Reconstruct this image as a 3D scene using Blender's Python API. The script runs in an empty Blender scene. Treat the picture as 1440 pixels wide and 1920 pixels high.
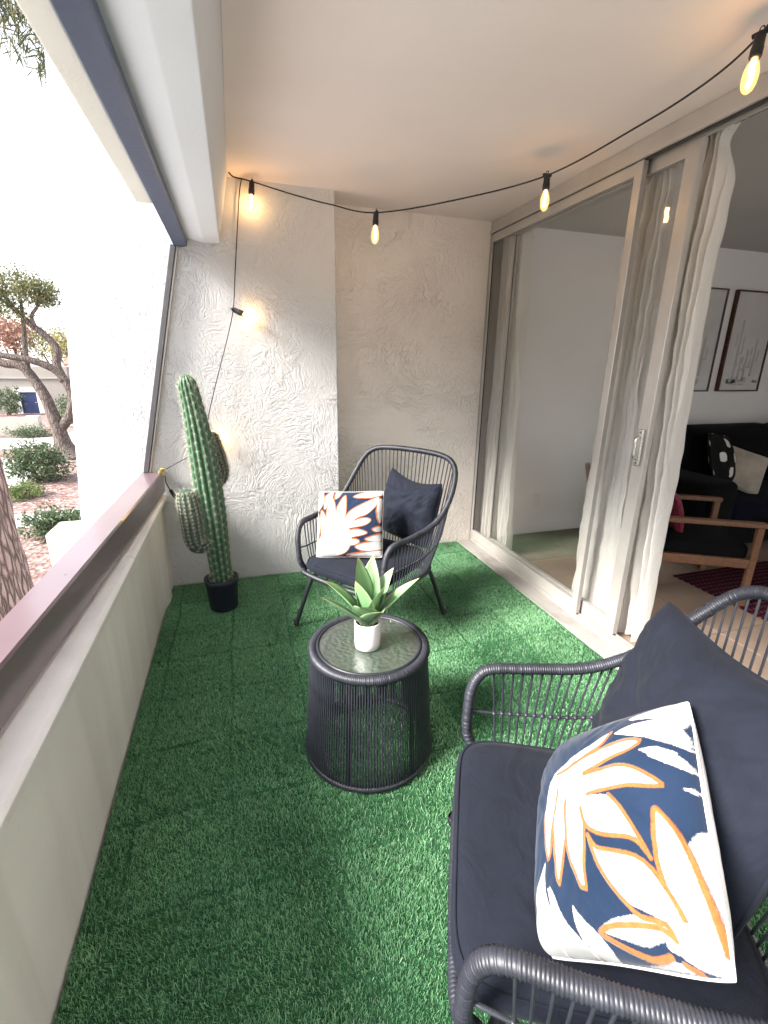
import bpy, bmesh, math, random
import numpy as np
from mathutils import Vector, Matrix, noise as mnoise
random.seed(7); RNG = np.random.default_rng(7)
SC = bpy.context.scene
COL = SC.collection

# ------------------------------------------------------------------ camera
cam_d = bpy.data.cameras.new('camera')
cam = bpy.data.objects.new('camera', cam_d); COL.objects.link(cam)
CR = Vector((0.955595, -0.294460, 0.011470)); CU = Vector((0.078112, 0.290639, 0.953639)); CF = Vector((0.284142, 0.910397, -0.300734))
cam.matrix_world = Matrix(((CR.x, CU.x, -CF.x, 0), (CR.y, CU.y, -CF.y, 0), (CR.z, CU.z, -CF.z, 1.45), (0, 0, 0, 1)))
cam_d.sensor_fit = 'VERTICAL'; cam_d.sensor_height = 24.0; cam_d.lens = 10.937
cam_d.clip_start = 0.02; cam_d.clip_end = 2000
SC.camera = cam

# ------------------------------------------------------------------ sky and sun
TO_SUN = Vector((-0.76, -0.16, 0.61)).normalized()
world = bpy.data.worlds.new('World'); SC.world = world; world.use_nodes = True
wn = world.node_tree; wn.nodes.clear()
sky = wn.nodes.new('ShaderNodeTexSky'); sky.sky_type = 'NISHITA'; sky.sun_disc = False
sky.sun_elevation = math.asin(TO_SUN.z); sky.sun_rotation = math.atan2(TO_SUN.x, TO_SUN.y)
sky.air_density = 1.0; sky.dust_density = 0.6; sky.ozone_density = 1.0
hsv = wn.nodes.new('ShaderNodeHueSaturation'); hsv.inputs['Saturation'].default_value = 0.22
bg = wn.nodes.new('ShaderNodeBackground'); bg.inputs['Strength'].default_value = 0.05
wo = wn.nodes.new('ShaderNodeOutputWorld')
wn.links.new(sky.outputs[0], hsv.inputs['Color']); wn.links.new(hsv.outputs[0], bg.inputs[0]); wn.links.new(bg.outputs[0], wo.inputs[0])
sun_d = bpy.data.lights.new('sun', 'SUN'); sun_d.energy = 1.5; sun_d.angle = math.radians(23); sun_d.color = (1.0, 0.96, 0.9)
sun = bpy.data.objects.new('sun', sun_d); COL.objects.link(sun)
sun.rotation_euler = TO_SUN.to_track_quat('Z', 'Y').to_euler(); sun.location = TO_SUN * 40
SC.view_settings.view_transform = 'Standard'; SC.view_settings.look = 'None'
SC.view_settings.exposure = 3.5; SC.view_settings.gamma = 1.0; SC.view_settings.use_curve_mapping = False
SC.render.engine = 'CYCLES'
SC.cycles.max_bounces = 10; SC.cycles.diffuse_bounces = 5; SC.cycles.glossy_bounces = 4
SC.cycles.transmission_bounces = 8; SC.cycles.transparent_max_bounces = 16
SC.cycles.use_denoising = True; SC.cycles.use_adaptive_sampling = True; SC.cycles.adaptive_threshold = 0.02
SC.cycles.sample_clamp_indirect = 6.0; SC.cycles.caustics_reflective = False; SC.cycles.caustics_refractive = False

# ------------------------------------------------------------------ node material helpers
class NM:
    def __init__(s, name):
        s.m = bpy.data.materials.new(name); s.m.use_nodes = True
        s.t = s.m.node_tree; s.t.nodes.clear()
        s.out = s.n('ShaderNodeOutputMaterial')
    def n(s, typ, **kw):
        x = s.t.nodes.new(typ)
        for k, v in kw.items(): setattr(x, k, v)
        return x
    def put(s, sock, v):
        if v is None: return
        if hasattr(v, 'is_output'): s.t.links.new(v, sock)
        else:
            if isinstance(v, (tuple, list)) and len(v) == 3 and sock.type == 'RGBA': v = tuple(v) + (1,)
            sock.default_value = v
    def coord(s, which='Object'): return s.n('ShaderNodeTexCoord').outputs[which]
    def mapping(s, vec, scale=(1, 1, 1), rot=(0, 0, 0)):
        m = s.n('ShaderNodeMapping'); s.put(m.inputs['Vector'], vec)
        m.inputs['Scale'].default_value = scale; m.inputs['Rotation'].default_value = rot
        return m.outputs[0]
    def noise(s, vec=None, scale=5, detail=4, rough=.55, dist=0, out='Fac'):
        x = s.n('ShaderNodeTexNoise'); s.put(x.inputs['Vector'], vec); s.put(x.inputs['Scale'], scale)
        x.inputs['Detail'].default_value = detail; x.inputs['Roughness'].default_value = rough; x.inputs['Distortion'].default_value = dist
        return x.outputs[out]
    def voronoi(s, vec=None, scale=5, feature='F1', out='Distance', rnd=1.0):
        x = s.n('ShaderNodeTexVoronoi', feature=feature); s.put(x.inputs['Vector'], vec); s.put(x.inputs['Scale'], scale)
        x.inputs['Randomness'].default_value = rnd
        return x.outputs[out]
    def wave(s, vec=None, scale=5, dist=0, detail=2, direction='X', profile='SIN'):
        x = s.n('ShaderNodeTexWave', bands_direction=direction, wave_profile=profile); s.put(x.inputs['Vector'], vec); x.inputs['Scale'].default_value = scale
        x.inputs['Distortion'].default_value = dist; x.inputs['Detail'].default_value = detail
        return x.outputs['Fac']
    def ramp(s, fac, stops, interp='LINEAR'):
        x = s.n('ShaderNodeValToRGB'); s.put(x.inputs[0], fac); e = x.color_ramp.elements; x.color_ramp.interpolation = interp
        while len(e) < len(stops): e.new(0.5)
        for i, (p, c) in enumerate(stops):
            e[i].position = p; e[i].color = (tuple(c) + (1,)) if isinstance(c, (tuple, list)) else (c, c, c, 1)
        return x.outputs[0]
    def math(s, op, a, b=None, c=None, clamp=False):
        x = s.n('ShaderNodeMath', operation=op); x.use_clamp = clamp
        s.put(x.inputs[0], a); s.put(x.inputs[1], b)
        if c is not None: s.put(x.inputs[2], c)
        return x.outputs[0]
    def mix(s, f, a, b, mode='MIX'):
        x = s.n('ShaderNodeMix', data_type='RGBA', blend_type=mode); s.put(x.inputs[0], f); s.put(x.inputs[6], a); s.put(x.inputs[7], b)
        return x.outputs[2]
    def attr(s, name, out='Fac'):
        x = s.n('ShaderNodeAttribute', attribute_name=name); return x.outputs[out]
    def bump(s, h, strength=.3, dist=.01, normal=None):
        x = s.n('ShaderNodeBump'); s.put(x.inputs['Height'], h); x.inputs['Strength'].default_value = strength; x.inputs['Distance'].default_value = dist
        s.put(x.inputs['Normal'], normal)
        return x.outputs[0]
    def bsdf(s, base=(.8, .8, .8), rough=.6, metal=0, normal=None, spec=.5, **kw):
        b = s.n('ShaderNodeBsdfPrincipled'); s.put(b.inputs['Base Color'], base); s.put(b.inputs['Roughness'], rough)
        b.inputs['Metallic'].default_value = metal; s.put(b.inputs['Specular IOR Level'], spec); s.put(b.inputs['Normal'], normal)
        for k, v in kw.items(): s.put(b.inputs[k.replace('_', ' ')], v)
        return b.outputs[0]
    def done(s, shader):
        s.t.links.new(shader, s.out.inputs[0]); return s.m

def paint(name, col, rough=.55, var=.06, scale=3, bump=.15, bscale=60, bdist=.004, metal=0, spec=.4):
    m = NM(name); c = m.coord()
    n1 = m.noise(c, scale, 5); n2 = m.noise(c, bscale, 4)
    d = tuple(max(0, x * (1 - var * 2)) for x in col); l = tuple(min(1, x * (1 + var)) for x in col)
    base = m.ramp(n1, [(.3, d), (.7, l)])
    r = m.math('MULTIPLY_ADD', n2, .2, rough - .1)
    return m.done(m.bsdf(base, r, metal, m.bump(n2, bump, bdist), spec))

def stucco(name, col, strength=.7, coarse=1.0):
    # hand-trowelled stucco: strokes that change direction from patch to patch, with blobs and ridges
    m = NM(name); c = m.coord()
    wob = m.noise(c, 3.2, 3, out='Color')
    cw = m.n('ShaderNodeVectorMath', operation='MULTIPLY_ADD'); m.put(cw.inputs[0], wob); cw.inputs[1].default_value = (.22, .22, .22); m.put(cw.inputs[2], c)
    patch = m.n('ShaderNodeTexVoronoi', feature='F1'); m.put(patch.inputs['Vector'], cw.outputs[0]); patch.inputs['Scale'].default_value = 3.6
    sep = m.n('ShaderNodeSeparateColor'); m.t.links.new(patch.outputs['Color'], sep.inputs[0])
    ang = m.math('MULTIPLY', sep.outputs[0], 6.283)
    rot = m.n('ShaderNodeVectorRotate', rotation_type='Y_AXIS'); m.put(rot.inputs['Vector'], cw.outputs[0]); m.put(rot.inputs['Angle'], ang)
    st = m.mapping(rot.outputs[0], (11, 66, 76))
    strokes = m.noise(st, 1.0 * coarse, 3, .55, .5)
    strokes = m.ramp(strokes, [(.36, 0.0), (.50, .75), (.62, 1.0)])
    blob = m.noise(m.mapping(cw.outputs[0], (1, 1, .75)), 62 * coarse, 3, .55, .8)
    blob = m.ramp(blob, [(.36, 0.0), (.50, 1.0)])
    sel = m.noise(c, 4.5, 2); sel = m.ramp(sel, [(.44, 0.0), (.60, 1.0)])
    h = m.mix(sel, strokes, blob)
    flat = m.ramp(m.noise(c, 3.1, 3), [(.36, .15), (.60, 1.0)])
    h = m.math('MULTIPLY', h, flat)
    fine = m.noise(c, 160, 3)
    h = m.math('MULTIPLY_ADD', fine, .12, h)
    v = m.noise(c, 1.3, 4)
    base = m.ramp(v, [(.3, tuple(x * .95 for x in col)), (.7, col)])
    return m.done(m.bsdf(base, .75, 0, m.bump(h, min(1, strength), .0075 * max(1, strength)), .25))

M = {}
M['stucco'] = stucco('white_stucco', (.60, .59, .58), .72)
M['stucco_fine'] = stucco('white_stucco_fine', (.84, .76, .70), .8, 1.0)
M['ceiling'] = paint('ceiling_paint', (.89, .79, .76), .8, .02, 2, .25, 220, .002)
M['beam'] = paint('beam_paint', (.69, .71, .75), .7, .02, 2, .2, 120, .003)
def parapet_mat():
    m = NM('parapet_plaster_paint'); c = m.coord(); n = m.noise(c, 1.6, 5); f = m.noise(c, 140, 4)
    st = m.noise(m.mapping(c, (1, 5.5, .7)), 1.0, 4, .55, .6); g = m.noise(c, 30, 5, .7)
    base = m.ramp(n, [(.3, (.81, .79, .755)), (.7, (.88, .86, .825))])
    base = m.mix(.5, base, m.ramp(st, [(.36, (.82, .82, .80)), (.54, (1, 1, 1))]), 'MULTIPLY')
    base = m.mix(.5, base, m.ramp(g, [(.28, (.70, .68, .64)), (.36, (1, 1, 1))]), 'MULTIPLY')
    return m.done(m.bsdf(base, .7, 0, m.bump(f, .3, .003), .3))
M['parapet'] = parapet_mat()
M['cap'] = paint('cap_paint', (.86, .835, .82), .7, .05, 5, .4, 160, .004)
M['cream'] = paint('cream_paint', (.72, .70, .64), .7, .03, 2, .25, 120, .003)
def gloss_paint():
    m = NM('maroon_gloss_paint'); c = m.coord(); n = m.noise(c, 3, 4); f = m.noise(m.mapping(c, (1, .25, 1)), 70, 3)
    ch = m.ramp(m.noise(c, 26, 3, .5), [(.26, 0.0), (.28, 1.0)])
    base = m.ramp(n, [(.3, (.125, .082, .096)), (.7, (.150, .098, .112))]); base = m.mix(ch, (.05, .03, .03), base)
    return m.done(m.bsdf(base, .38, 0, m.bump(f, .06, .002), .6, Coat_Weight=.8, Coat_Roughness=.16))
M['maroon'] = gloss_paint()
M['blue_metal'] = paint('slate_blue_metal', (.062, .080, .155), .35, .05, 4, .05, 60, .001, spec=.5)
M['dark_metal'] = paint('bronze_metal', (.10, .095, .10), .4, .08, 8, .05, 80, .001, .3)
M['alum'] = paint('cream_aluminium', (.48, .45, .42), .38, .05, 5, .06, 90, .001, .25)
M['steel'] = paint('satin_steel', (.62, .62, .60), .25, .05, 9, .03, 90, .001, 1.0)
M['black_metal'] = paint('black_powder_coat', (.018, .02, .026), .42, .1, 20, .08, 300, .0006)
M['black_rubber'] = paint('black_rubber', (.02, .02, .022), .55, .1, 30, .1, 200, .0006)
M['room_wall'] = paint('room_wall_paint', (.86, .85, .84), .8, .02, 2, .35, 55, .004)
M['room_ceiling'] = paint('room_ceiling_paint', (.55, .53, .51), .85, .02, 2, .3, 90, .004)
M['plastic_white'] = paint('white_plastic', (.8, .79, .76), .35, .02, 5, .02, 60, .001)
M['white_door'] = paint('white_trim', (.8, .79, .78), .5, .02)
M['navy_door'] = paint('navy_door', (.035, .05, .13), .45, .06)
M['house_wall'] = paint('house_wall', (.30, .275, .25), .85, .05, .6, .4, 8, .03)
M['roof_tile'] = paint('roof_tile', (.45, .16, .11), .7, .15, 2, .3, 12, .02)

def concrete(name, col):
    m = NM(name); c = m.coord()
    a = m.noise(c, 4, 6, .65); b = m.noise(c, 45, 5, .6); d = m.noise(m.mapping(c, (1, .3, 1)), 9, 5)
    base = m.ramp(a, [(.25, tuple(x * .72 for x in col)), (.55, col), (.8, tuple(min(1, x * 1.15) for x in col))])
    st = m.ramp(d, [(.35, .6), (.5, 1.0)])
    base = m.mix(.6, base, st, 'MULTIPLY')
    return m.done(m.bsdf(base, .8, 0, m.bump(b, .4, .004), .3))
M['concrete'] = concrete('weathered_concrete', (.36, .34, .315))
M['pavement'] = concrete('pale_pavement', (.46, .44, .43)); M['added_plaza'] = concrete('bounce_plaza_paving', (.76, .74, .73)); M['cream_out'] = paint('garden_wall_paint', (.42, .40, .355), .8, .05, 2, .3, 40, .004)

def wicker(name, col):
    m = NM(name); c = m.coord(); n = m.noise(c, 260, 3); v = m.noise(c, 14, 3)
    base = m.ramp(v, [(.3, tuple(x * .7 for x in col)), (.7, tuple(x * 1.35 for x in col))])
    return m.done(m.bsdf(base, m.math('MULTIPLY_ADD', n, .25, .32), 0, m.bump(n, .25, .0012), .5))
M['wicker'] = wicker('charcoal_wicker', (.021, .0225, .031))

def fabric(name, col, scale=900, var=.12, sheen=.2, bump=.25, wr=0, spec=.2):
    m = NM(name); c = m.coord()
    w = m.math('MULTIPLY', m.wave(c, scale * .16, .4, 1, 'X'), m.wave(c, scale * .16, .4, 1, 'Z'))
    n = m.noise(c, 7, 4); f = m.noise(c, 420, 2)
    base = m.ramp(n, [(.3, tuple(x * (1 - var) for x in col)), (.7, tuple(min(1, x * (1 + var)) for x in col))])
    base = m.mix(.35, base, m.ramp(f, [(.3, .6), (.7, 1.0)]), 'MULTIPLY')
    h = m.math('ADD', w, f)
    nb = m.bump(h, bump, .0012)
    if wr: nb = m.bump(m.noise(m.mapping(c, (1, 1, .5)), 9, 3, .5, 1.0), wr, .02, nb)
    return m.done(m.bsdf(base, .85, 0, nb, spec, Sheen_Weight=sheen, Sheen_Roughness=.5))
M['navy_fabric'] = fabric('charcoal_navy_canvas', (.0120, .0140, .0225), sheen=.03, wr=.55, spec=.10)
M['dark_fabric'] = fabric('black_upholstery', (.006, .006, .007), sheen=.02, spec=.08)
M['blue_dark_fabric'] = fabric('midnight_upholstery', (.005, .005, .014), sheen=.02, spec=.08)
M['beige_fabric'] = fabric('beige_knit', (.42, .37, .30), 300, .2, .2, .6)
M['white_back'] = fabric('cream_cotton', (.72, .70, .68), sheen=.1, wr=.2)

def wood(name, col):
    m = NM(name); c = m.coord(); s = m.mapping(c, (18, 2, 18))
    n = m.noise(s, 3, 6, .6, .8)
    base = m.ramp(n, [(.3, tuple(x * .6 for x in col)), (.7, col)])
    return m.done(m.bsdf(base, .42, 0, m.bump(n, .15, .002), .4))
M['wood'] = wood('honey_wood', (.25, .125, .07))
M['dark_wood'] = wood('dark_wood', (.09, .035, .022))

def curtain_mat():
    m = NM('white_linen'); c = m.coord()
    w = m.wave(m.mapping(c, (1, 1, 1)), 42, .6, 2, 'Z'); n = m.noise(c, 300, 2)
    base = m.mix(m.math('MULTIPLY', w, .35), (.90, .87, .84), (.74, .70, .65))
    nb = m.bump(m.math('ADD', w, n), .2, .001, m.bump(m.noise(m.mapping(c, (1, 1, .45)), 16, 4, .6, 1.2), .45, .02))
    d = m.bsdf(base, .85, 0, nb, .15, Sheen_Weight=.1)
    t = m.n('ShaderNodeBsdfTranslucent'); m.put(t.inputs[0], (.8, .77, .72))
    x = m.n('ShaderNodeMixShader'); x.inputs[0].default_value = .38; m.t.links.new(d, x.inputs[1]); m.t.links.new(t.outputs[0], x.inputs[2])
    return m.done(x.outputs[0])
M['curtain'] = curtain_mat()

def pane_mat():
    m = NM('door_glass'); c = m.coord()
    lw = m.n('ShaderNodeLayerWeight'); lw.inputs[0].default_value = .5
    schlick = m.math('MULTIPLY_ADD', m.math('POWER', lw.outputs['Facing'], 5.0), .9, .045, clamp=True)
    g = m.n('ShaderNodeBsdfGlossy'); g.inputs['Roughness'].default_value = .02; m.put(g.inputs['Color'], (.95, .97, .96))
    m.put(g.inputs['Normal'], m.bump(m.noise(c, 1.2, 2), .03, .02)); 
    t = m.n('ShaderNodeBsdfTransparent'); t.inputs[0].default_value = (.985, .988, .986, 1)
    x = m.n('ShaderNodeMixShader'); m.put(x.inputs[0], schlick)
    m.t.links.new(t.outputs[0], x.inputs[1]); m.t.links.new(g.outputs[0], x.inputs[2])
    return m.done(x.outputs[0])
M['pane'] = pane_mat()

def table_glass():
    m = NM('pebbled_glass'); c = m.coord()
    vv = m.n('ShaderNodeTexVoronoi', feature='SMOOTH_F1'); m.put(vv.inputs['Vector'], m.mapping(c, (1, 1, .01))); vv.inputs['Scale'].default_value = 62; h = vv.outputs['Distance']; nb = m.bump(h, 1.0, .008)
    lw = m.n('ShaderNodeLayerWeight'); lw.inputs[0].default_value = .5; m.put(lw.inputs['Normal'], m.bump(h, .15, .004))
    sch = m.math('MULTIPLY_ADD', m.math('POWER', lw.outputs['Facing'], 4.0), .9, .10, clamp=True)
    g = m.n('ShaderNodeBsdfGlossy'); g.inputs['Roughness'].default_value = .07; m.put(g.inputs['Normal'], m.bump(h, .28, .005))
    r = m.n('ShaderNodeBsdfRefraction'); r.inputs['Roughness'].default_value = .30; r.inputs['IOR'].default_value = 1.12; m.put(r.inputs['Color'], (.86, .92, .87)); m.put(r.inputs['Normal'], nb)
    d = m.n('ShaderNodeBsdfDiffuse'); m.put(d.inputs['Color'], (.35, .40, .36)); m.put(d.inputs['Normal'], nb)
    a = m.n('ShaderNodeMixShader'); a.inputs[0].default_value = .12; m.t.links.new(r.outputs[0], a.inputs[1]); m.t.links.new(d.outputs[0], a.inputs[2])
    x = m.n('ShaderNodeMixShader'); m.put(x.inputs[0], sch); m.t.links.new(a.outputs[0], x.inputs[1]); m.t.links.new(g.outputs[0], x.inputs[2])
    return m.done(x.outputs[0])
M['table_glass'] = table_glass()

def bulb_mat():
    m = NM('lit_bulb'); lw = m.n('ShaderNodeLayerWeight'); lw.inputs[0].default_value = .45
    e = m.n('ShaderNodeEmission'); m.put(e.inputs[0], m.ramp(lw.outputs['Facing'], [(.1, (1.0, .72, .38)), (.55, (.9, .45, .15)), (1.0, (.35, .12, .03))]))
    e.inputs[1].default_value = BULB_STRENGTH
    return m.done(e.outputs[0])
def bulb_glass():
    m = NM('amber_bulb_glass'); lw = m.n('ShaderNodeLayerWeight'); lw.inputs[0].default_value = .5
    t = m.n('ShaderNodeBsdfTransparent'); t.inputs[0].default_value = (1.0, .90, .72, 1)
    g = m.n('ShaderNodeBsdfGlossy'); g.inputs['Roughness'].default_value = .03
    x = m.n('ShaderNodeMixShader'); m.put(x.inputs[0], m.math('MULTIPLY_ADD', m.math('POWER', lw.outputs['Facing'], 4.0), .6, .04, clamp=True))
    m.t.links.new(t.outputs[0], x.inputs[1]); m.t.links.new(g.outputs[0], x.inputs[2])
    e = m.n('ShaderNodeEmission'); m.put(e.inputs[0], (1.0, .50, .17)); e.inputs[1].default_value = .085
    a = m.n('ShaderNodeAddShader'); m.t.links.new(x.outputs[0], a.inputs[0]); m.t.links.new(e.outputs[0], a.inputs[1])
    return m.done(a.outputs[0])
BULB_STRENGTH = 9.0
M['bulb_glass'] = bulb_glass()
M['bulb'] = bulb_mat()

def turf_mat():
    m = NM('artificial_grass'); a = m.attr('tint'); c = m.coord()
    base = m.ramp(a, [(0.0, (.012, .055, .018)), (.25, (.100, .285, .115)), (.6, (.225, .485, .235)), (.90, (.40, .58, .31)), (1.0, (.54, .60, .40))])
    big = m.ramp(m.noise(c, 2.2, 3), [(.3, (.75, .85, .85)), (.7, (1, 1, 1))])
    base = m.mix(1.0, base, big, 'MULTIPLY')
    return m.done(m.bsdf(base, .42, 0, None, .55))
M['turf'] = turf_mat()
M['turf_back'] = paint('turf_backing', (.022, .095, .036), .9, .2, 30)

def gravel():
    m = NM('red_gravel'); c = m.coord()
    v = m.n('ShaderNodeTexVoronoi', feature='F1'); m.put(v.inputs['Vector'], c); v.inputs['Scale'].default_value = 9
    sep = m.n('ShaderNodeSeparateColor'); m.t.links.new(v.outputs['Color'], sep.inputs[0])
    base = m.ramp(sep.outputs[0], [(0, (.13, .075, .066)), (.4, (.225, .14, .125)), (.8, (.31, .22, .20)), (1, (.42, .36, .34))])
    base = m.mix(.5, base, m.ramp(m.noise(c, .4, 4), [(.3, .55), (.7, 1.0)]), 'MULTIPLY')
    return m.done(m.bsdf(base, .9, 0, m.bump(v.outputs['Distance'], .9, .05), .2))
M['gravel'] = gravel()

def bark(name, col, sx=9):
    m = NM(name); c = m.coord(); s = m.mapping(c, (1, 1, .16))
    w = m.noise(c, 2, 3, out='Color')
    n = m.noise(s, sx, 6, .65, .8); v = m.voronoi(s, sx * 1.2, 'DISTANCE_TO_EDGE')
    h = m.math('MULTIPLY', m.ramp(v, [(.0, 0.0), (.18, 1.0)]), m.math('MULTIPLY_ADD', n, .7, .5))
    base = m.ramp(h, [(.05, tuple(x * .55 for x in col)), (.5, col), (.95, tuple(min(1, x * 1.5) for x in col))])
    return m.done(m.bsdf(base, .9, 0, m.bump(h, .9, .03), .15))
M['bark'] = bark('pine_bark', (.21, .15, .135), 22)
M['bark2'] = bark('mesquite_bark', (.13, .105, .095), 14)

def leaf_mat(name, stops, trans=.3, rough=.6):
    m = NM(name); base = m.ramp(m.attr('tint'), stops)
    d = m.bsdf(base, rough, 0, None, .3); t = m.n('ShaderNodeBsdfTranslucent'); m.put(t.inputs[0], base)
    x = m.n('ShaderNodeMixShader'); x.inputs[0].default_value = trans; m.t.links.new(d, x.inputs[1]); m.t.links.new(t.outputs[0], x.inputs[2])
    return m.done(x.outputs[0])
M['leaf_olive'] = leaf_mat('olive_leaves', [(0, (.07, .085, .04)), (.6, (.15, .16, .075)), (1, (.28, .24, .10))])
M['leaf_green'] = leaf_mat('shrub_leaves', [(0, (.035, .065, .035)), (.6, (.09, .13, .07)), (1, (.18, .22, .12))])
M['leaf_lime'] = leaf_mat('ground_cover_leaves', [(0, (.06, .10, .035)), (1, (.19, .24, .08))])
M['leaf_red'] = leaf_mat('autumn_leaves', [(0, (.26, .13, .10)), (1, (.42, .26, .20))])
M['leaf_yellow'] = leaf_mat('yellow_leaves', [(0, (.20, .19, .08)), (1, (.34, .30, .14))])
M['needle'] = leaf_mat('pine_needles', [(0, (.06, .08, .035)), (.7, (.16, .17, .08)), (1, (.30, .24, .10))])
M['palm'] = leaf_mat('house_plant_leaves', [(0, (.02, .04, .02)), (1, (.05, .09, .04))], .1)

def cactus_mat():
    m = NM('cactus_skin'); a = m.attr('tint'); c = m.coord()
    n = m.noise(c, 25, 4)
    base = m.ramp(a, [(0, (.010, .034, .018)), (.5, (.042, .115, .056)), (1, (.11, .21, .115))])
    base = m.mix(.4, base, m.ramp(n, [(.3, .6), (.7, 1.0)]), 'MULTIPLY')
    return m.done(m.bsdf(base, .5, 0, m.bump(n, .2, .003), .4))
M['cactus'] = cactus_mat()
M['cactus_arm'] = paint('cactus_arm_skin', (.040, .075, .050), .6, .25, 18, .2, 60)
M['spine'] = paint('cactus_spine', (.50, .46, .36), .6, .1, 30)
M['pot_dark'] = paint('charcoal_pot', (.022, .026, .042), .55, .12, 8, .2, 90, .002)
M['pot_white'] = paint('white_ceramic', (.78, .76, .73), .35, .03, 6, .06, 60, .001)
M['pebble'] = paint('pebbles', (.42, .38, .33), .7, .5, 60, .2, 90)
M['soil'] = paint('soil', (.03, .024, .02), .9, .3, 50, .5, 90)

def agave_mat():
    m = NM('agave_leaf'); t = m.attr('along'); e = m.attr('edge'); c = m.coord()
    n = m.noise(m.mapping(c, (60, 60, 8)), 1.5, 3)
    base = m.ramp(t, [(0, (.07, .14, .085)), (.35, (.10, .235, .115)), (.85, (.22, .37, .16)), (1, (.36, .30, .13))])
    base = m.mix(m.math('MULTIPLY', e, .5), base, (.42, .52, .30))
    base = m.mix(.4, base, m.ramp(n, [(.3, .72), (.7, 1.0)]), 'MULTIPLY')
    return m.done(m.bsdf(base, .42, 0, m.bump(n, .15, .001), .4, Subsurface_Weight=.0))
M['agave'] = agave_mat()

def pillow_mat(name, LINEW=.021):
    m = NM(name); c = m.coord()
    wd, od, pd = m.attr('leafdist'), m.attr('linedist'), m.attr('pinkdist')
    fz = m.math('MULTIPLY', m.math('SUBTRACT', m.noise(c, 330, 3), .5), .024)      # ragged stitched edge
    fw = m.math('SMOOTH_MIN', 1, 1) if False else m.math('MULTIPLY', m.math('ADD', wd, fz), -110, clamp=True)
    fo = m.math('MULTIPLY', m.math('SUBTRACT', LINEW, m.math('ADD', od, m.math('MULTIPLY', fz, .5))), 110, clamp=True)
    fp = m.math('MULTIPLY', m.math('SUBTRACT', .015, m.math('ADD', pd, fz)), 90, clamp=True)
    weave = m.noise(c, 500, 2); cl = m.noise(c, 9, 4)
    navy = m.ramp(cl, [(.3, (.0045, .014, .036)), (.7, (.009, .021, .050))])
    white = m.ramp(cl, [(.3, (.34, .345, .34)), (.7, (.38, .385, .38))])
    orange = m.ramp(m.noise(c, 120, 3), [(.3, (.29, .078, .020)), (.7, (.36, .110, .032))])
    base = m.mix(fw, navy, white); base = m.mix(fp, base, (.74, .55, .52)); base = m.mix(fo, base, orange)
    h = m.math('ADD', m.math('MULTIPLY', fo, 1.6), m.math('MULTIPLY', fw, .6))
    nb = m.bump(weave, .25, .0012, m.bump(h, .6, .004))
    nb = m.bump(m.noise(c, 8, 3, .5, .8), .25, .02, nb)
    return m.done(m.bsdf(base, .85, 0, nb, .15, Sheen_Weight=.12))
M['pillow'] = pillow_mat('leaf_print_cotton'); M['pillow_far'] = pillow_mat('fan_leaf_print_cotton', .020)

def rug_mat():
    m = NM('red_woven_rug'); c = m.coord()
    a = m.wave(c, 9, 2, 2, 'X'); b = m.wave(c, 7, 2, 2, 'Y'); n = m.noise(c, 60, 3)
    base = m.ramp(m.math('MULTIPLY', a, b), [(.1, (.03, .008, .02)), (.4, (.14, .02, .03)), (.7, (.05, .01, .03)), (.95, (.24, .12, .09))])
    return m.done(m.bsdf(base, .95, 0, m.bump(n, .4, .004), .1))
M['rug'] = rug_mat()
def tile_mat():
    m = NM('tan_floor_tile'); c = m.coord(); n = m.noise(c, 3, 5); f = m.noise(c, 40, 4)
    base = m.ramp(n, [(.3, (.30, .22, .165)), (.7, (.40, .30, .235))])
    return m.done(m.bsdf(base, m.math('MULTIPLY_ADD', f, .2, .4), 0, m.bump(f, .1, .002), .4))
M['tile'] = tile_mat()
M['grout'] = paint('grout', (.26, .21, .17), .9, .1, 20)
M['pink'] = fabric('rose_ikat', (.30, .03, .065), 300, .5, .1, .5)
M['bw'] = None
def zig_mat():
    m = NM('black_white_diamond_weave'); c = m.coord()
    w = m.wave(m.mapping(c, (1, .01, 1)), 2.6, 0, 0, 'DIAGONAL', 'TRI'); w2 = m.wave(m.mapping(c, (-1, .01, 1)), 2.6, 0, 0, 'DIAGONAL', 'TRI')
    d = m.math('MULTIPLY', w, w2); base = m.ramp(d, [(.42, (.012, .012, .012)), (.48, (.7, .69, .66))])
    return m.done(m.bsdf(base, .9, 0, m.bump(m.noise(c, 300, 2), .3, .002), .1))
M['bw'] = zig_mat()
def print_mat(seed):
    m = NM('desert_sketch_print'); c = m.coord()
    g = m.noise(c, 3, 5); base = m.ramp(g, [(.3, (.60, .59, .57)), (.7, (.70, .69, .67))])
    return m.done(m.bsdf(base, .25, 0, None, .5))
M['print'] = print_mat(0)
M['sketch'] = paint('graphite_sketch', (.47, .465, .455), .6, .05, 12)

# ------------------------------------------------------------------ mesh helpers
def tag(o, label=None, cat=None, group=None, kind=None):
    if label: o['label'] = label
    if cat: o['category'] = cat
    if group: o['group'] = group
    if kind: o['kind'] = kind
    return o
def thing(name, label, cat, loc=(0, 0, 0), rz=0, group=None):
    o = bpy.data.objects.new(name, None); COL.objects.link(o); o.location = loc; o.rotation_euler = (0, 0, rz)
    o.empty_display_size = .1
    return tag(o, label, cat, group)
def obj(name, data, parent=None, mat=None, loc=None, rot=None):
    if mat is not None:
        data.materials.clear(); data.materials.append(mat)
    o = bpy.data.objects.new(name, data); COL.objects.link(o)
    if parent is not None: o.parent = parent
    if loc is not None: o.location = loc
    if rot is not None: o.rotation_euler = rot
    return o
def pymesh(V, F, smooth=False):
    me = bpy.data.meshes.new('m'); me.from_pydata([tuple(map(float, v)) for v in V], [], F); me.update()
    if smooth: me.polygons.foreach_set('use_smooth', [True] * len(me.polygons))
    return me
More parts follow.
